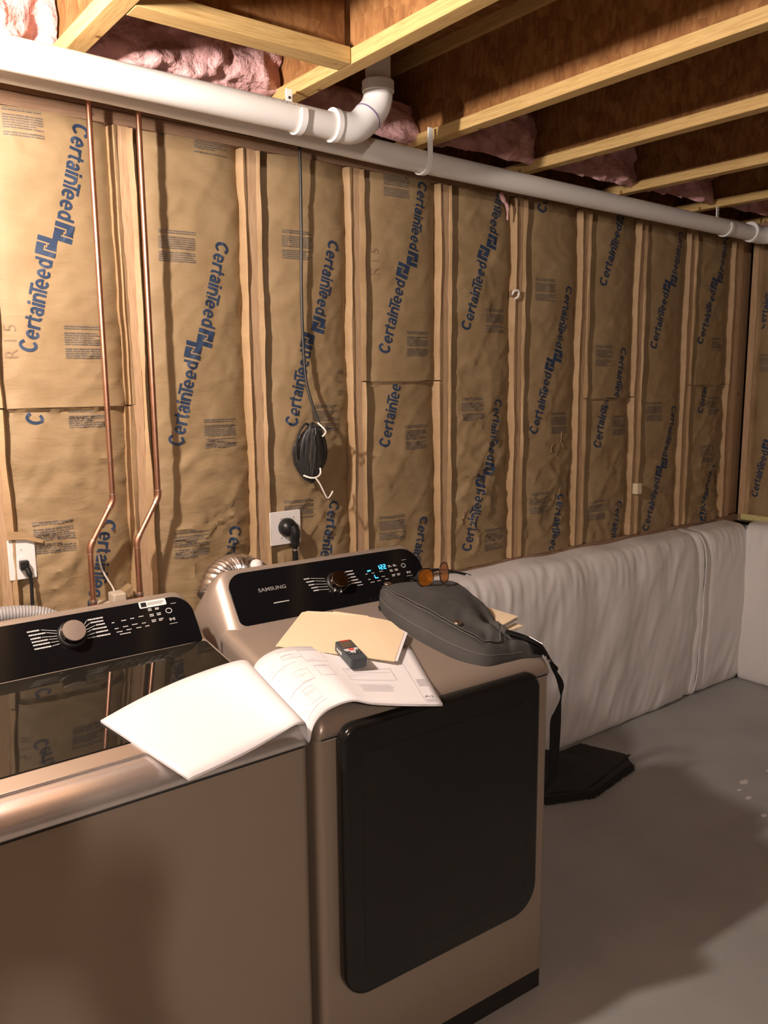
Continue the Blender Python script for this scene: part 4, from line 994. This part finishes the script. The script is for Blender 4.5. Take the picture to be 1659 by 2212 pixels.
for k in range(4): pl_line(mb2, 0.94, 0.62 + 0.03 * k, 0.985, 0.62 + 0.03 * k, 0.006)
v, f = text_mesh('A2', 0.01, 1.0); mb.add([on_paper(0.935 + p[0] * 0.034, 0.90 - p[1] * 0.045) for p in v], f)
for k in range(3): pl_line(mb, 0.935, 0.93 + 0.018 * k, 0.98, 0.93 + 0.018 * k, 0.0014)
mb.build('drawing_lines', M_LINE, pb); mb2.build('faint_drawing_lines', M_LINE2, pb)
# manila folder
fo = empty('manila_folder', (0.21, -0.75, 1.0), label='cream manila folder with a tab, lying on the drawings in front of the dryer dial', cat='folder')
outer = [(0.040, -0.710), (0.207, -0.565), (0.214, -0.561), (0.271, -0.612), (0.281, -0.604), (0.286, -0.608), (0.345, -0.674), (0.343, -0.688), (0.372, -0.722), (0.378, -0.735), (0.368, -0.804), (0.244, -0.920)]
def zfold(x, y):     # rides on the drawings near the front, on the deck at the back
    a = max(0.0, min(1.0, (x * 0.72 - y - 0.73) / 0.12))
    return deck(y, 0.009 + 0.009 * a)
def card(poly, off, nm, th=0.0008, shift=(0, 0)):
    m = MB(); n = len(poly); v = [(x + shift[0] - 0.21, y + shift[1] + 0.75, zfold(x, y) + off - 1.0) for x, y in poly]
    m.add(v + [(a, b, c - th) for a, b, c in v], [tuple(range(n)), tuple(range(2 * n - 1, n - 1, -1))] + [(i, (i + 1) % n, n + (i + 1) % n, n + i) for i in range(n)])
    return m.build(nm, M_MANILA if 'leaf' in nm else M_PAPER, fo)
card(outer, 0.0, 'back_leaf', shift=(0.004, 0.004))
inn = [(0.055, -0.71), (0.21, -0.580), (0.365, -0.735), (0.372, -0.806), (0.250, -0.918)]
for k in range(3): card(inn, 0.0012 + 0.0008 * k, 'loose_page', 0.0005, (0.003, -0.0015 * k))
card([p for p in outer if p not in ((0.281, -0.604), (0.286, -0.608), (0.345, -0.674))], 0.0042, 'front_leaf')
fo.children[0]['label'] = 'back leaf with the raised tab'
# laser distance meter
LM0 = Vector((0.139, -0.905, 0)); ldir = Vector((0.158 - 0.139, -0.812 + 0.905, 0)); la = math.atan2(ldir.y, ldir.x) - R(90)
lm = empty('laser_measure', (0.156, -0.8625, zfold(0.16, -0.86) + 0.0052), la, label='dark slate handheld laser measure with a red button, on the manila folder', cat='measuring tool')
lm.rotation_euler = (R(9.4), 0, la)
MB().prism(rrect(0.042, 0.100, 0.005, 4, -0.021, -0.05), 0.0, 0.024).build('case', M_SLATE, lm, bevel=0.0025)
MB().prism(rrect(0.030, 0.032, 0.003, 3, -0.015, 0.010), 0.0238, 0.0246).build('screen', M_SCREEN, lm)
MB().box((-0.009, 0.0435, 0.0240), (0.014, 0.0475, 0.0248)).build('red_label', M_RED, lm)
MB().prism([(-0.018, 0.004), (0.018, 0.004), (0.016, -0.006), (0.008, -0.007), (0.006, -0.018), (-0.006, -0.018), (-0.008, -0.007), (-0.016, -0.006)], 0.0238, 0.0248).build('keypad_field', M_LGREY, lm)
MB().prism(rrect(0.012, 0.009, 0.003, 4, -0.006, -0.006), 0.0246, 0.0262).build('measure_button', M_RED, lm, bevel=0.0006)
for (x, y) in ((-0.013, -0.011), (0.013, -0.011), (-0.013, -0.020), (0.013, -0.020), (0.0, -0.024)):
    MB().prism(rrect(0.009, 0.006, 0.0015, 3, x - 0.0045, y - 0.003), 0.0240, 0.0250).build('button', M_RUBBER, lm)
mb = MB()
for (x, y) in ((-0.013, -0.011), (0.013, -0.011), (-0.013, -0.020), (0.013, -0.020), (0.0, -0.024), (0.0, -0.0015)): mb.box((x - 0.0016, y - 0.0010, 0.0250 + (0.0014 if y > -0.005 else 0)), (x + 0.0016, y + 0.0010, 0.0254 + (0.0014 if y > -0.005 else 0)))
for k in range(3): mb.box((-0.0215, 0.006 + 0.012 * k, 0.008), (-0.0209, 0.015 + 0.012 * k - k * 0.002, 0.015))
mb.build('key_marks', M_INK, lm)

# canvas messenger bag
Fb = [(0.452, -0.585), (0.425, -0.625), (0.402, -0.70), (0.396, -0.80), (0.402, -0.89), (0.416, -0.96), (0.455, -1.012), (0.520, -1.022), (0.575, -1.026), (0.610, -1.034), (0.634, -1.040)]
Bb = [(0.50, -0.585), (0.575, -0.615), (0.645, -0.625), (0.682, -0.650), (0.685, -0.690), (0.665, -0.770), (0.642, -0.84), (0.622, -0.895), (0.618, -0.95), (0.632, -0.99), (0.650, -1.020)]
Hb = [0.045, 0.062, 0.068, 0.070, 0.070, 0.068, 0.058, 0.044, 0.034, 0.022, 0.010]
bag = empty('messenger_bag', (0.55, -0.85, 0.99), label='dark grey canvas messenger bag lying on the right of the dryer top', cat='bag')
OB = Vector((0.55, -0.85, 0.99))
FB = smoothpath([(a, b, h) for (a, b), h in zip(Fb, Hb)], 8); BB = smoothpath([(a, b, h) for (a, b), h in zip(Bb, Hb)], 8)
def bag_surf(i, v, off=0.0):
    f, b = FB[i], BB[i]; u = i / (len(FB) - 1); x, y = lerp(f.x, b.x, v), lerp(f.y, b.y, v); h = f.z
    prof = min(1.0, (v / 0.10)) ** 0.55 * min(1.0, ((1 - v) / 0.05)) ** 0.5
    h2 = h * (0.80 + 0.20 * math.sin(math.pi * min(1, v * 1.15)))
    # folds gathered toward the right front
    g = max(0, min(1, (u - 0.45) / 0.2)) * math.sin(math.pi * min(1, max(0, v)))
    fold = 0.015 * g * math.sin(v * 12 + u * 14 + 1.0) - 0.018 * g * max(0, 1 - 3.0 * abs(nz(x * 11 + y * 7, y * 12 - x * 9, 1.0))) + 0.008 * g * nz(x * 26, y * 26, 1.0)
    fold += 0.004 * nz(x * 14, y * 14, 3.0) + 0.0015 * nz(x * 45, y * 45, 5.0)
    z = deck(y, 0.001) + max(0.002, (h2 + fold) * prof + off)
    return Vector((x, y, z))
rows = [[bag_surf(i, v) - OB for v in [0, .008, .02, .035, .055, .08, .11] + [0.14 + 0.78 * k / 30 for k in range(31)] + [.94, .96, .975, .987, .995, 1.0]] for i in range(len(FB))]
rows2 = []
for i, r in enumerate(rows):
    f, b = r[0], r[-1]; z0 = deck(FB[i].y, 0.001) - OB.z; z1 = deck(BB[i].y, 0.001) - OB.z
    rows2.append([Vector((f.x, f.y, z0))] + r + [Vector((b.x, b.y, z1))])
mb = MB().grid(rows2, closed=True); n = len(rows2[0]); mb.f.append(tuple(range(n))); mb.f.append(tuple((len(rows2) - 1) * n + k for k in range(n)))
mb.build('bag_body', M_CANVAS, bag, smooth=True)
def piping(v, r, nm, mat, i0=0, i1=None, off=0.001):
    pts = [bag_surf(i, v, off) - OB for i in range(i0, i1 or len(FB))]
    MB().tube(pts, r, 6).build(nm, mat, bag, smooth=True)
piping(0.035, 0.0007, 'seam_stitching', M_THREAD, 4, 66)
piping(0.15, 0.0007, 'seam_stitching', M_THREAD, 2, 52)
# flap: a second layer of cloth over the body, with a rolled corner
fr = []
for i in range(2, 56):
    vs = [0.16 + 0.80 * k / 26 for k in range(27)]
    fr.append([bag_surf(i, v, 0.0035 + 0.003 * (1 if k == 0 else 0)) - OB for k, v in enumerate(vs)])
MB().sheet(fr, 0.002).build('flap', M_CANVAS, bag, smooth=True)
pts = [bag_surf(i, 0.165, 0.0058) - OB for i in range(2, 53)] + [bag_surf(54, 0.18 + 0.02 * k, 0.0058) - OB for k in range(8)]
MB().tube(pts, 0.0009, 6).build('flap_edge_stitching', M_THREAD, bag, smooth=True)
def snap(i, v):
    p = bag_surf(i, v, 0.006) - OB
    MB().lathe([(0.0115, 0), (0.0115, 0.002), (0.0090, 0.0045), (0.0055, 0.0034), (0.001, 0.0032)], Matrix.Translation(p) @ Matrix.Rotation(R(9), 4, 'X'), 20).build('snap', M_SNAP, bag, smooth='auto')
snap(38, 0.205); snap(5, 0.30)
MB().tube([bag_surf(i, 0.012, -0.001) - OB + Vector((-0.004, -0.004, -0.020 if i > 8 else -0.01)) for i in range(6, 60)], 0.0035, 8).build('bottom_piping', M_STRAP, bag, smooth=True)
# handle and strap
def ribbon(pts, wid, nrm, th=0.0016, n=6):
    P = smoothpath(pts, n); Wd = smoothpath([(w, 0, 0) for w in wid], n); Nn = smoothpath(nrm, n); rows = []
    for i, p in enumerate(P):
        d = Nn[i].normalized(); w = Wd[i].x / 2; rows.append([p - d * w - OB, p - OB, p + d * w - OB])
    t = (P[1] - P[0]).normalized()
    return MB().sheet(rows, th, down=tuple(t.cross(Nn[0]).normalized()))
ribbon([(0.585, -0.955, 1.005), (0.612, -0.992, .994), (0.640, -1.022, .975), (0.655, -1.030, .945)], [0.034, .034, .03, .03], [(0.75, 0.62, 0.0)] * 4).build('strap_tab', M_STRAP, bag, smooth=True)
sin_ = [(0.677, 0.905), (0.696, 0.882), (0.719, 0.863), (0.74, 0.848), (0.752, 0.816), (0.757, 0.793), (0.737, 0.763), (0.719, 0.739), (0.718, 0.681), (0.718, 0.628), (0.718, 0.574)]
sout = [(0.702, 0.915), (0.714, 0.896), (0.722, 0.882), (0.746, 0.87), (0.774, 0.829), (0.766, 0.791), (0.766, 0.748), (0.766, 0.715), (0.764, 0.668), (0.76, 0.615), (0.752, 0.563)]
sin_ = [(0.590, .968), (0.638, .952)] + sin_; sout = [(0.622, .990), (0.672, .965)] + sout
yy_ = [-1.050, -1.048, -1.035, -1.03, -1.015] + [-1.0] * 8 + [-0.97, -0.90, -0.82, -0.74, -0.70, -0.68]
sin_ += [(0.715, .52), (0.705, .47), (0.700, .46), (0.70, .60), (0.70, .85), (0.67, 1.02)]
sout += [(0.745, .51), (0.735, .45), (0.735, .45), (0.735, .60), (0.73, .87), (0.70, 1.045)]
A_ = smoothpath([(x, y, z) for (x, z), y in zip(sin_, yy_)], 5); B_ = smoothpath([(x, y + (0.055, 0.045, 0.02)[i] if i < 3 else y + 0.004, z) for i, ((x, z), y) in enumerate(zip(sout, yy_))], 5)
MB().sheet([[p - OB, (p + q) / 2 - OB, q - OB] for p, q in zip(A_, B_)], 0.0016, down=(0, 1, 0)).build('shoulder_strap', M_STRAP, bag, smooth=True)
MB().tube([Vector(p) - OB for p in ((0.618, -1.008, .998), (0.640, -1.034, .980))], 0.0016, 8).build('buckle_bar', M_CHROME, bag, smooth='auto')
MB().tube([Vector(p) - OB for p in ((0.655, -1.036, .938), (0.664, -1.040, .930))], 0.0025, 8).build('buckle_bar', M_CHROME, bag, smooth='auto')
MB().tube([Vector(p) - OB for p in smoothpath([(0.56, -0.60, 1.075), (0.61, -0.595, 1.092), (0.66, -0.60, 1.095), (0.70, -0.625, 1.088), (0.722, -0.655, 1.082)], 6)], 0.009, 10, flat=0.4).build('grab_handle', M_STRAP, bag, smooth=True)
# folders sticking out of the bag's open side
fb = empty('folder_bundle', (0.66, -0.86, 1.0), label='edges of cream folders and papers poking out of the bag toward the white blanket', cat='folder')
for k, (a, b, c, d, m_) in enumerate((((0.60, -0.80), (0.690, -0.775), (0.690, -0.90), (0.60, -0.93), M_MANILA), ((0.61, -0.80), (0.682, -0.80), (0.694, -0.905), (0.61, -0.93), M_PAPER), ((0.60, -0.84), (0.678, -0.845), (0.676, -0.935), (0.60, -0.94), M_MANILA))):
    z = 1.012 - 0.008 * k
    MB().prism([(p[0] - 0.66, p[1] + 0.86) for p in (a, b, c, d)], z - 1.0, z - 0.999 + 0.001, None).build('card_edge', m_, fb)
# sunglasses
gl = empty('sunglasses', (0.575, -0.690, 1.080), R(-20), label='sunglasses with amber lenses standing on top of the grey bag', cat='sunglasses')
M_LENS = bpy.data.materials.new('amber_lens'); M_LENS.use_nodes = True
_b = M_LENS.node_tree.nodes['Principled BSDF']; _b.inputs['Base Color'].default_value = (0.75, 0.28, 0.03, 1); _b.inputs['Transmission Weight'].default_value = 0.75; _b.inputs['Roughness'].default_value = 0.08
def lens(cx, cy, ang, hw, hh):
    ring = []; Tm = Matrix.Translation((cx, cy, hh + 0.001)) @ Matrix.Rotation(ang, 4, 'Z') @ Matrix.Rotation(R(84), 4, 'X')
    for k in range(28):
        a = 2 * math.pi * k / 28; x = hw * math.copysign(abs(math.cos(a)) ** 0.75, math.cos(a)); y = hh * math.copysign(abs(math.sin(a)) ** 0.85, math.sin(a)); ring.append((x, y))
    MB().prism([(x * 0.97, y * 0.97) for x, y in ring], -0.0008, 0.0008, Tm).build('lens', M_LENS, gl)
    MB().tube([Tm @ Vector((x, y, 0)) for x, y in ring + ring[:1]], 0.0018, 8, cap=False).build('rim', M_RUBBER, gl, smooth=True)
lens(-0.034, -0.008, R(12), 0.026, 0.025); lens(0.030, 0.012, R(38), 0.024, 0.029)
MB().tube(smoothpath([(-0.010, 0.0, 0.030), (0.004, 0.002, 0.032), (0.018, -0.004, 0.032)], 4), 0.0016, 8).build('bridge', M_RUBBER, gl, smooth=True)
MB().tube(smoothpath([(-0.058, -0.014, 0.022), (-0.062, 0.03, 0.020), (-0.05, 0.07, 0.010), (-0.04, 0.10, 0.002)], 5), 0.0020, 8, flat=0.6).build('temple', M_RUBBER, gl, smooth=True)
MB().tube(smoothpath([(0.040, 0.030, 0.024), (0.07, 0.03, 0.022), (0.11, 0.045, 0.014), (0.13, 0.05, 0.006)], 5), 0.0020, 8, flat=0.6).build('temple', M_RUBBER, gl, smooth=True)

# ------------------------------------------------------------------ floor items
bs = empty('felt_sheet_stack', (1.70, -0.28, 0), label='stack of ragged black sheets on the floor between the dryer and the blanket', cat='sheets')
def ragged(poly, n, seed, amp):
    out = []
    for i in range(len(poly)):
        a, b = Vector(poly[i]), Vector(poly[(i + 1) % len(poly)]); d = (b - a); p = Vector((-d.y, d.x)).normalized()
        m = max(1, int(d.length / 0.012))
        for k in range(m):
            t = k / m; out.append(a + d * t + p * amp * nz(t * 30 * d.length * 6 + i * 9, seed, 0))
    return out
for k, (poly, z) in enumerate((([(1.40, -0.40), (1.595, -0.483), (1.919, -0.436), (1.965, -0.375), (1.90, -0.16), (1.45, -0.15)], 0.0),
                               ([(1.40, -0.39), (1.600, -0.474), (1.925, -0.430), (1.960, -0.365), (1.90, -0.16), (1.45, -0.15)], 0.010),
                               ([(1.40, -0.38), (1.594, -0.470), (1.910, -0.424), (1.968, -0.350), (1.90, -0.16), (1.45, -0.15)], 0.020))):
    MB().prism([(p.x - 1.70, p.y + 0.28) for p in ragged(poly, 0, k * 3.3, 0.006)], z, z + 0.009).build('sheet', M_FELT, bs)
rows = []
for i in range(25):
    s = i / 24; row = []
    for j in range(17):
        t = j / 16; A = Vector((1.41, -0.36)).lerp(Vector((1.57, -0.455)), min(1, t * 1.0)); B_ = Vector((1.60, -0.135)).lerp(Vector((1.975, -0.375)), t)
        p = A.lerp(B_, s); lift = 0.05 * math.exp(-((p.x - 1.66) / 0.10) ** 2) * max(0, (p.y + 0.32) / 0.18) if p.y > -0.32 else 0
        row.append((p.x - 1.70, p.y + 0.28, 0.033 + lift + 0.003 * nz(p.x * 12, p.y * 12, 0)))
    rows.append(row)
MB().sheet(rows, 0.003).build('top_sheet', M_FELT, bs, smooth=True)
for (x, y, r, lab) in ((2.184, -0.780, 0.020, 'largest pale paint spot on the grey floor'), (2.106, -0.802, 0.010, 'smallest pale paint spot just in front of the largest one'), (2.075, -0.858, 0.013, 'middle sized pale paint spot on the grey floor'), (1.994, -0.965, 0.012, 'pale paint spot nearest the camera, by the right edge of the picture'), (2.36, -0.79, 0.013, 'farthest pale paint spot, cut by the right edge of the picture')):
    pts = [(r * (1 + 0.5 * nz(a * 0.9, x * 9, y)) * math.cos(a * 0.3142) * 1.2, r * (1 + 0.5 * nz(a * 0.9, y, x * 7)) * math.sin(a * 0.3142) * 0.7) for a in range(20)]
    o = MB().prism(pts, 0.0, 0.0012).build('paint_spot', M_SPOT); o.location = (x, y, 0.0002); tag(o, lab, 'paint spot')

# ------------------------------------------------------------------ bare bulbs
for i, (loc, st, c) in enumerate(BULBS):
    lab = ('bare lit bulb in a white lampholder just left of the picture, near the back wall', 'bare lit bulb in a white lampholder behind the camera')[i]
    o = empty('ceiling_bulb', (loc[0], loc[1], ZJ), label=lab, cat='lamp')
    z = loc[2] - ZJ
    MB().box((-0.30, -0.045, 0.0), (0.30, 0.045, 0.036)).build('mounting_board', M_FLANGEX, o)
    MB().lathe([(0.055, 0.0), (0.055, -0.020), (0.030, -0.045), (0.024, -0.080)], Matrix(), 24).build('lampholder', M_WHITEP, o, smooth='auto')
    prof = [(0.013, z + 0.075), (0.016, z + 0.055), (0.024, z + 0.03), (0.030, z + 0.008), (0.030, z - 0.008), (0.024, z - 0.022), (0.012, z - 0.030), (0.002, z - 0.032)]
    MB().lathe(prof, Matrix(), 12).build('bulb', emit('lit_bulb', c, st), o, smooth='auto')

# ------------------------------------------------------------------ the person taking the picture, behind the camera
def person():
    """one skinned surface; x right, y forward, z up, standing on z = 0"""
    P, E, Rr = [], [], []
    def v(p, r, link=None):
        P.append(p); Rr.append(r)
        if link is not None: E.append((link, len(P) - 1))
        return len(P) - 1
    pel = v((0, 0, 0.96), 0.155); wst = v((0, 0.01, 1.10), 0.135, pel); chest = v((0, 0.0, 1.28), 0.155, wst); upp = v((0, -0.01, 1.42), 0.115, chest)
    nk = v((0, 0.0, 1.50), 0.058, upp); sk = v((0, 0.02, 1.58), 0.072, nk); sk2 = v((0, 0.025, 1.655), 0.086, sk); v((0, 0.02, 1.725), 0.070, sk2)
    for s_ in (-1, 1):
        hip = v((s_ * 0.095, 0, 0.88), 0.105, pel); kn = v((s_ * 0.11, 0.015, 0.49), 0.066, hip); an = v((s_ * 0.12, -0.02, 0.10), 0.046, kn)
        hl = v((s_ * 0.125, 0.02, 0.05), 0.046, an); v((s_ * 0.14, 0.17, 0.035), 0.038, hl)
        sh = v((s_ * 0.175, -0.01, 1.41), 0.066, upp); el = v((s_ * 0.235, 0.13, 1.24), 0.048, sh); wr_ = v((s_ * 0.085, 0.30, 1.50), 0.030, el)
        pm = v((s_ * 0.066, 0.315, 1.565), 0.027, wr_)
        for k, (dx_, l_) in enumerate(((0.030, 0.055), (0.012, 0.068), (-0.006, 0.072), (-0.024, 0.062))):
            k1 = v((s_ * (0.066 + dx_ * 0.8), 0.325, 1.585 + 0.006 * k), 0.0095, pm); k2 = v((s_ * (0.066 + dx_), 0.345, 1.60 + l_ * 0.35), 0.0085, k1)
            v((s_ * (0.062 + dx_), 0.343 , 1.60 + l_ * 0.75), 0.0075, k2)
        t1 = v((s_ * 0.045, 0.300, 1.575), 0.011, pm); v((s_ * 0.030, 0.305, 1.605), 0.009, t1)
    me = bpy.data.meshes.new('body'); me.from_pydata(P, E, []); o = bpy.data.objects.new('body', me); COL.objects.link(o)
    m = o.modifiers.new('skin', 'SKIN'); m.use_smooth_shade = True
    for i, sv in enumerate(me.skin_vertices[0].data): sv.radius = (Rr[i], Rr[i]); sv.use_root = (i == 0)
    q = o.modifiers.new('s', 'SUBSURF'); q.levels = 2; q.render_levels = 2
    dg = bpy.context.evaluated_depsgraph_get(); m2 = bpy.data.meshes.new_from_object(o.evaluated_get(dg))
    bpy.data.objects.remove(o)
    for w in m2.vertices:      # face planes, deeper chest
        c = w.co
        if c.z > 1.55 and abs(c.x) < 0.12 and c.y < 0.2: c.x *= 0.90
        if 0.9 < c.z < 1.45 and abs(c.x) < 0.2 and c.y < 0.15: c.y *= 0.80; c.x *= 1.08
    for mt in (M_JACKET, M_TROUSER, M_SKIN, M_RUBBER): m2.materials.append(mt)
    for f in m2.polygons:
        c = f.center; f.use_smooth = True
        f.material_index = 3 if c.z < 0.09 else 1 if c.z < 0.98 else 2 if (c.z > 1.50 and (abs(c.x) < 0.13)) else 0
    return m2
M_JACKET = plain('navy_jacket', (0.02, 0.022, 0.03), 0.9); M_TROUSER = plain('dark_trousers', (0.03, 0.028, 0.028), 0.9); M_SKIN = plain('skin', (0.55, 0.33, 0.24), 0.55); M_HAIR = plain('dark_hair', (0.03, 0.02, 0.015), 0.8)
pr = empty('person', (-1.135, -2.70, 0), R(-37.4), label='person behind the camera in dark jacket and cap, holding up a phone with both hands', cat='person')
bo = bpy.data.objects.new('body', person()); COL.objects.link(bo); bo.parent = pr
for s_ in (-1, 1):
    MB().lathe([(0.001, 0.011), (0.008, 0.009), (0.011, 0.0), (0.008, -0.009)], Matrix.Translation((s_ * 0.030, 0.098, 1.665)), 12).build('eye', M_WHITEP, pr, smooth=True)
    MB().lathe([(0.001, 0.008), (0.016, 0.006), (0.024, 0.0), (0.016, -0.008)], Matrix.Translation((s_ * 0.080, 0.012, 1.655)) @ Matrix.Rotation(R(90), 4, 'Y'), 12).build('ear', M_SKIN, pr, smooth=True)
MB().tube([(0, 0.100, 1.672), (0, 0.112, 1.650), (0, 0.120, 1.632), (0, 0.104, 1.624)], [0.008, 0.010, 0.014, 0.009], 10).build('nose', M_SKIN, pr, smooth=True)
MB().tube([(-0.022, 0.096, 1.600), (0, 0.104, 1.598), (0.022, 0.096, 1.600)], 0.005, 8).build('mouth', M_RED, pr, smooth=True)
MB().lathe([(0.082, -0.070), (0.088, -0.02), (0.089, 0.01), (0.080, 0.045), (0.055, 0.072), (0.002, 0.082)], Matrix.Translation((0, 0.012, 1.675)), 24).build('hair', M_HAIR, pr, smooth=True)
MB().lathe([(0.092, 0.0), (0.093, 0.03), (0.083, 0.065), (0.055, 0.090), (0.002, 0.100)], Matrix.Translation((0, 0.018, 1.690)), 28).build('cap', M_JACKET, pr, smooth=True)
MB().prism([(0.075 * math.cos(R(a)), 0.085 + 0.085 * math.sin(R(a))) for a in range(0, 181, 12)], 1.690, 1.696).build('cap_peak', M_JACKET, pr, smooth='auto')
ph = MB().prism(rrect(0.076, 0.156, 0.008, 4, -0.038, -0.078), -0.0045, 0.0045, Matrix(((1, 0, 0, 0), (0, 0, -1, 0), (0, 1, 0, 0), (0, 0, 0, 1)))).build('phone', M_BLACKG, None, bevel=0.002)
d_ = Vector((0.59944459, 0.78429955, -0.15981364)); ph.location = Vector((-0.926, -2.415, 1.62)) - d_ * 0.018; ph.rotation_euler = (R(-9.2), 0, R(-37.4))
tag(ph, 'black phone held up in both hands at the camera position', 'phone')

for o in bpy.data.objects:      # print too small to pick apart
    if o.name.split('.')[0] in ('panel_print', 'faint_lettering', 'drawing_lines', 'faint_drawing_lines', 'fine_print', 'sticker_print', 'key_marks', 'slots', 'display_digits', 'pipe_lettering'):
        o['kind'] = 'stuff'
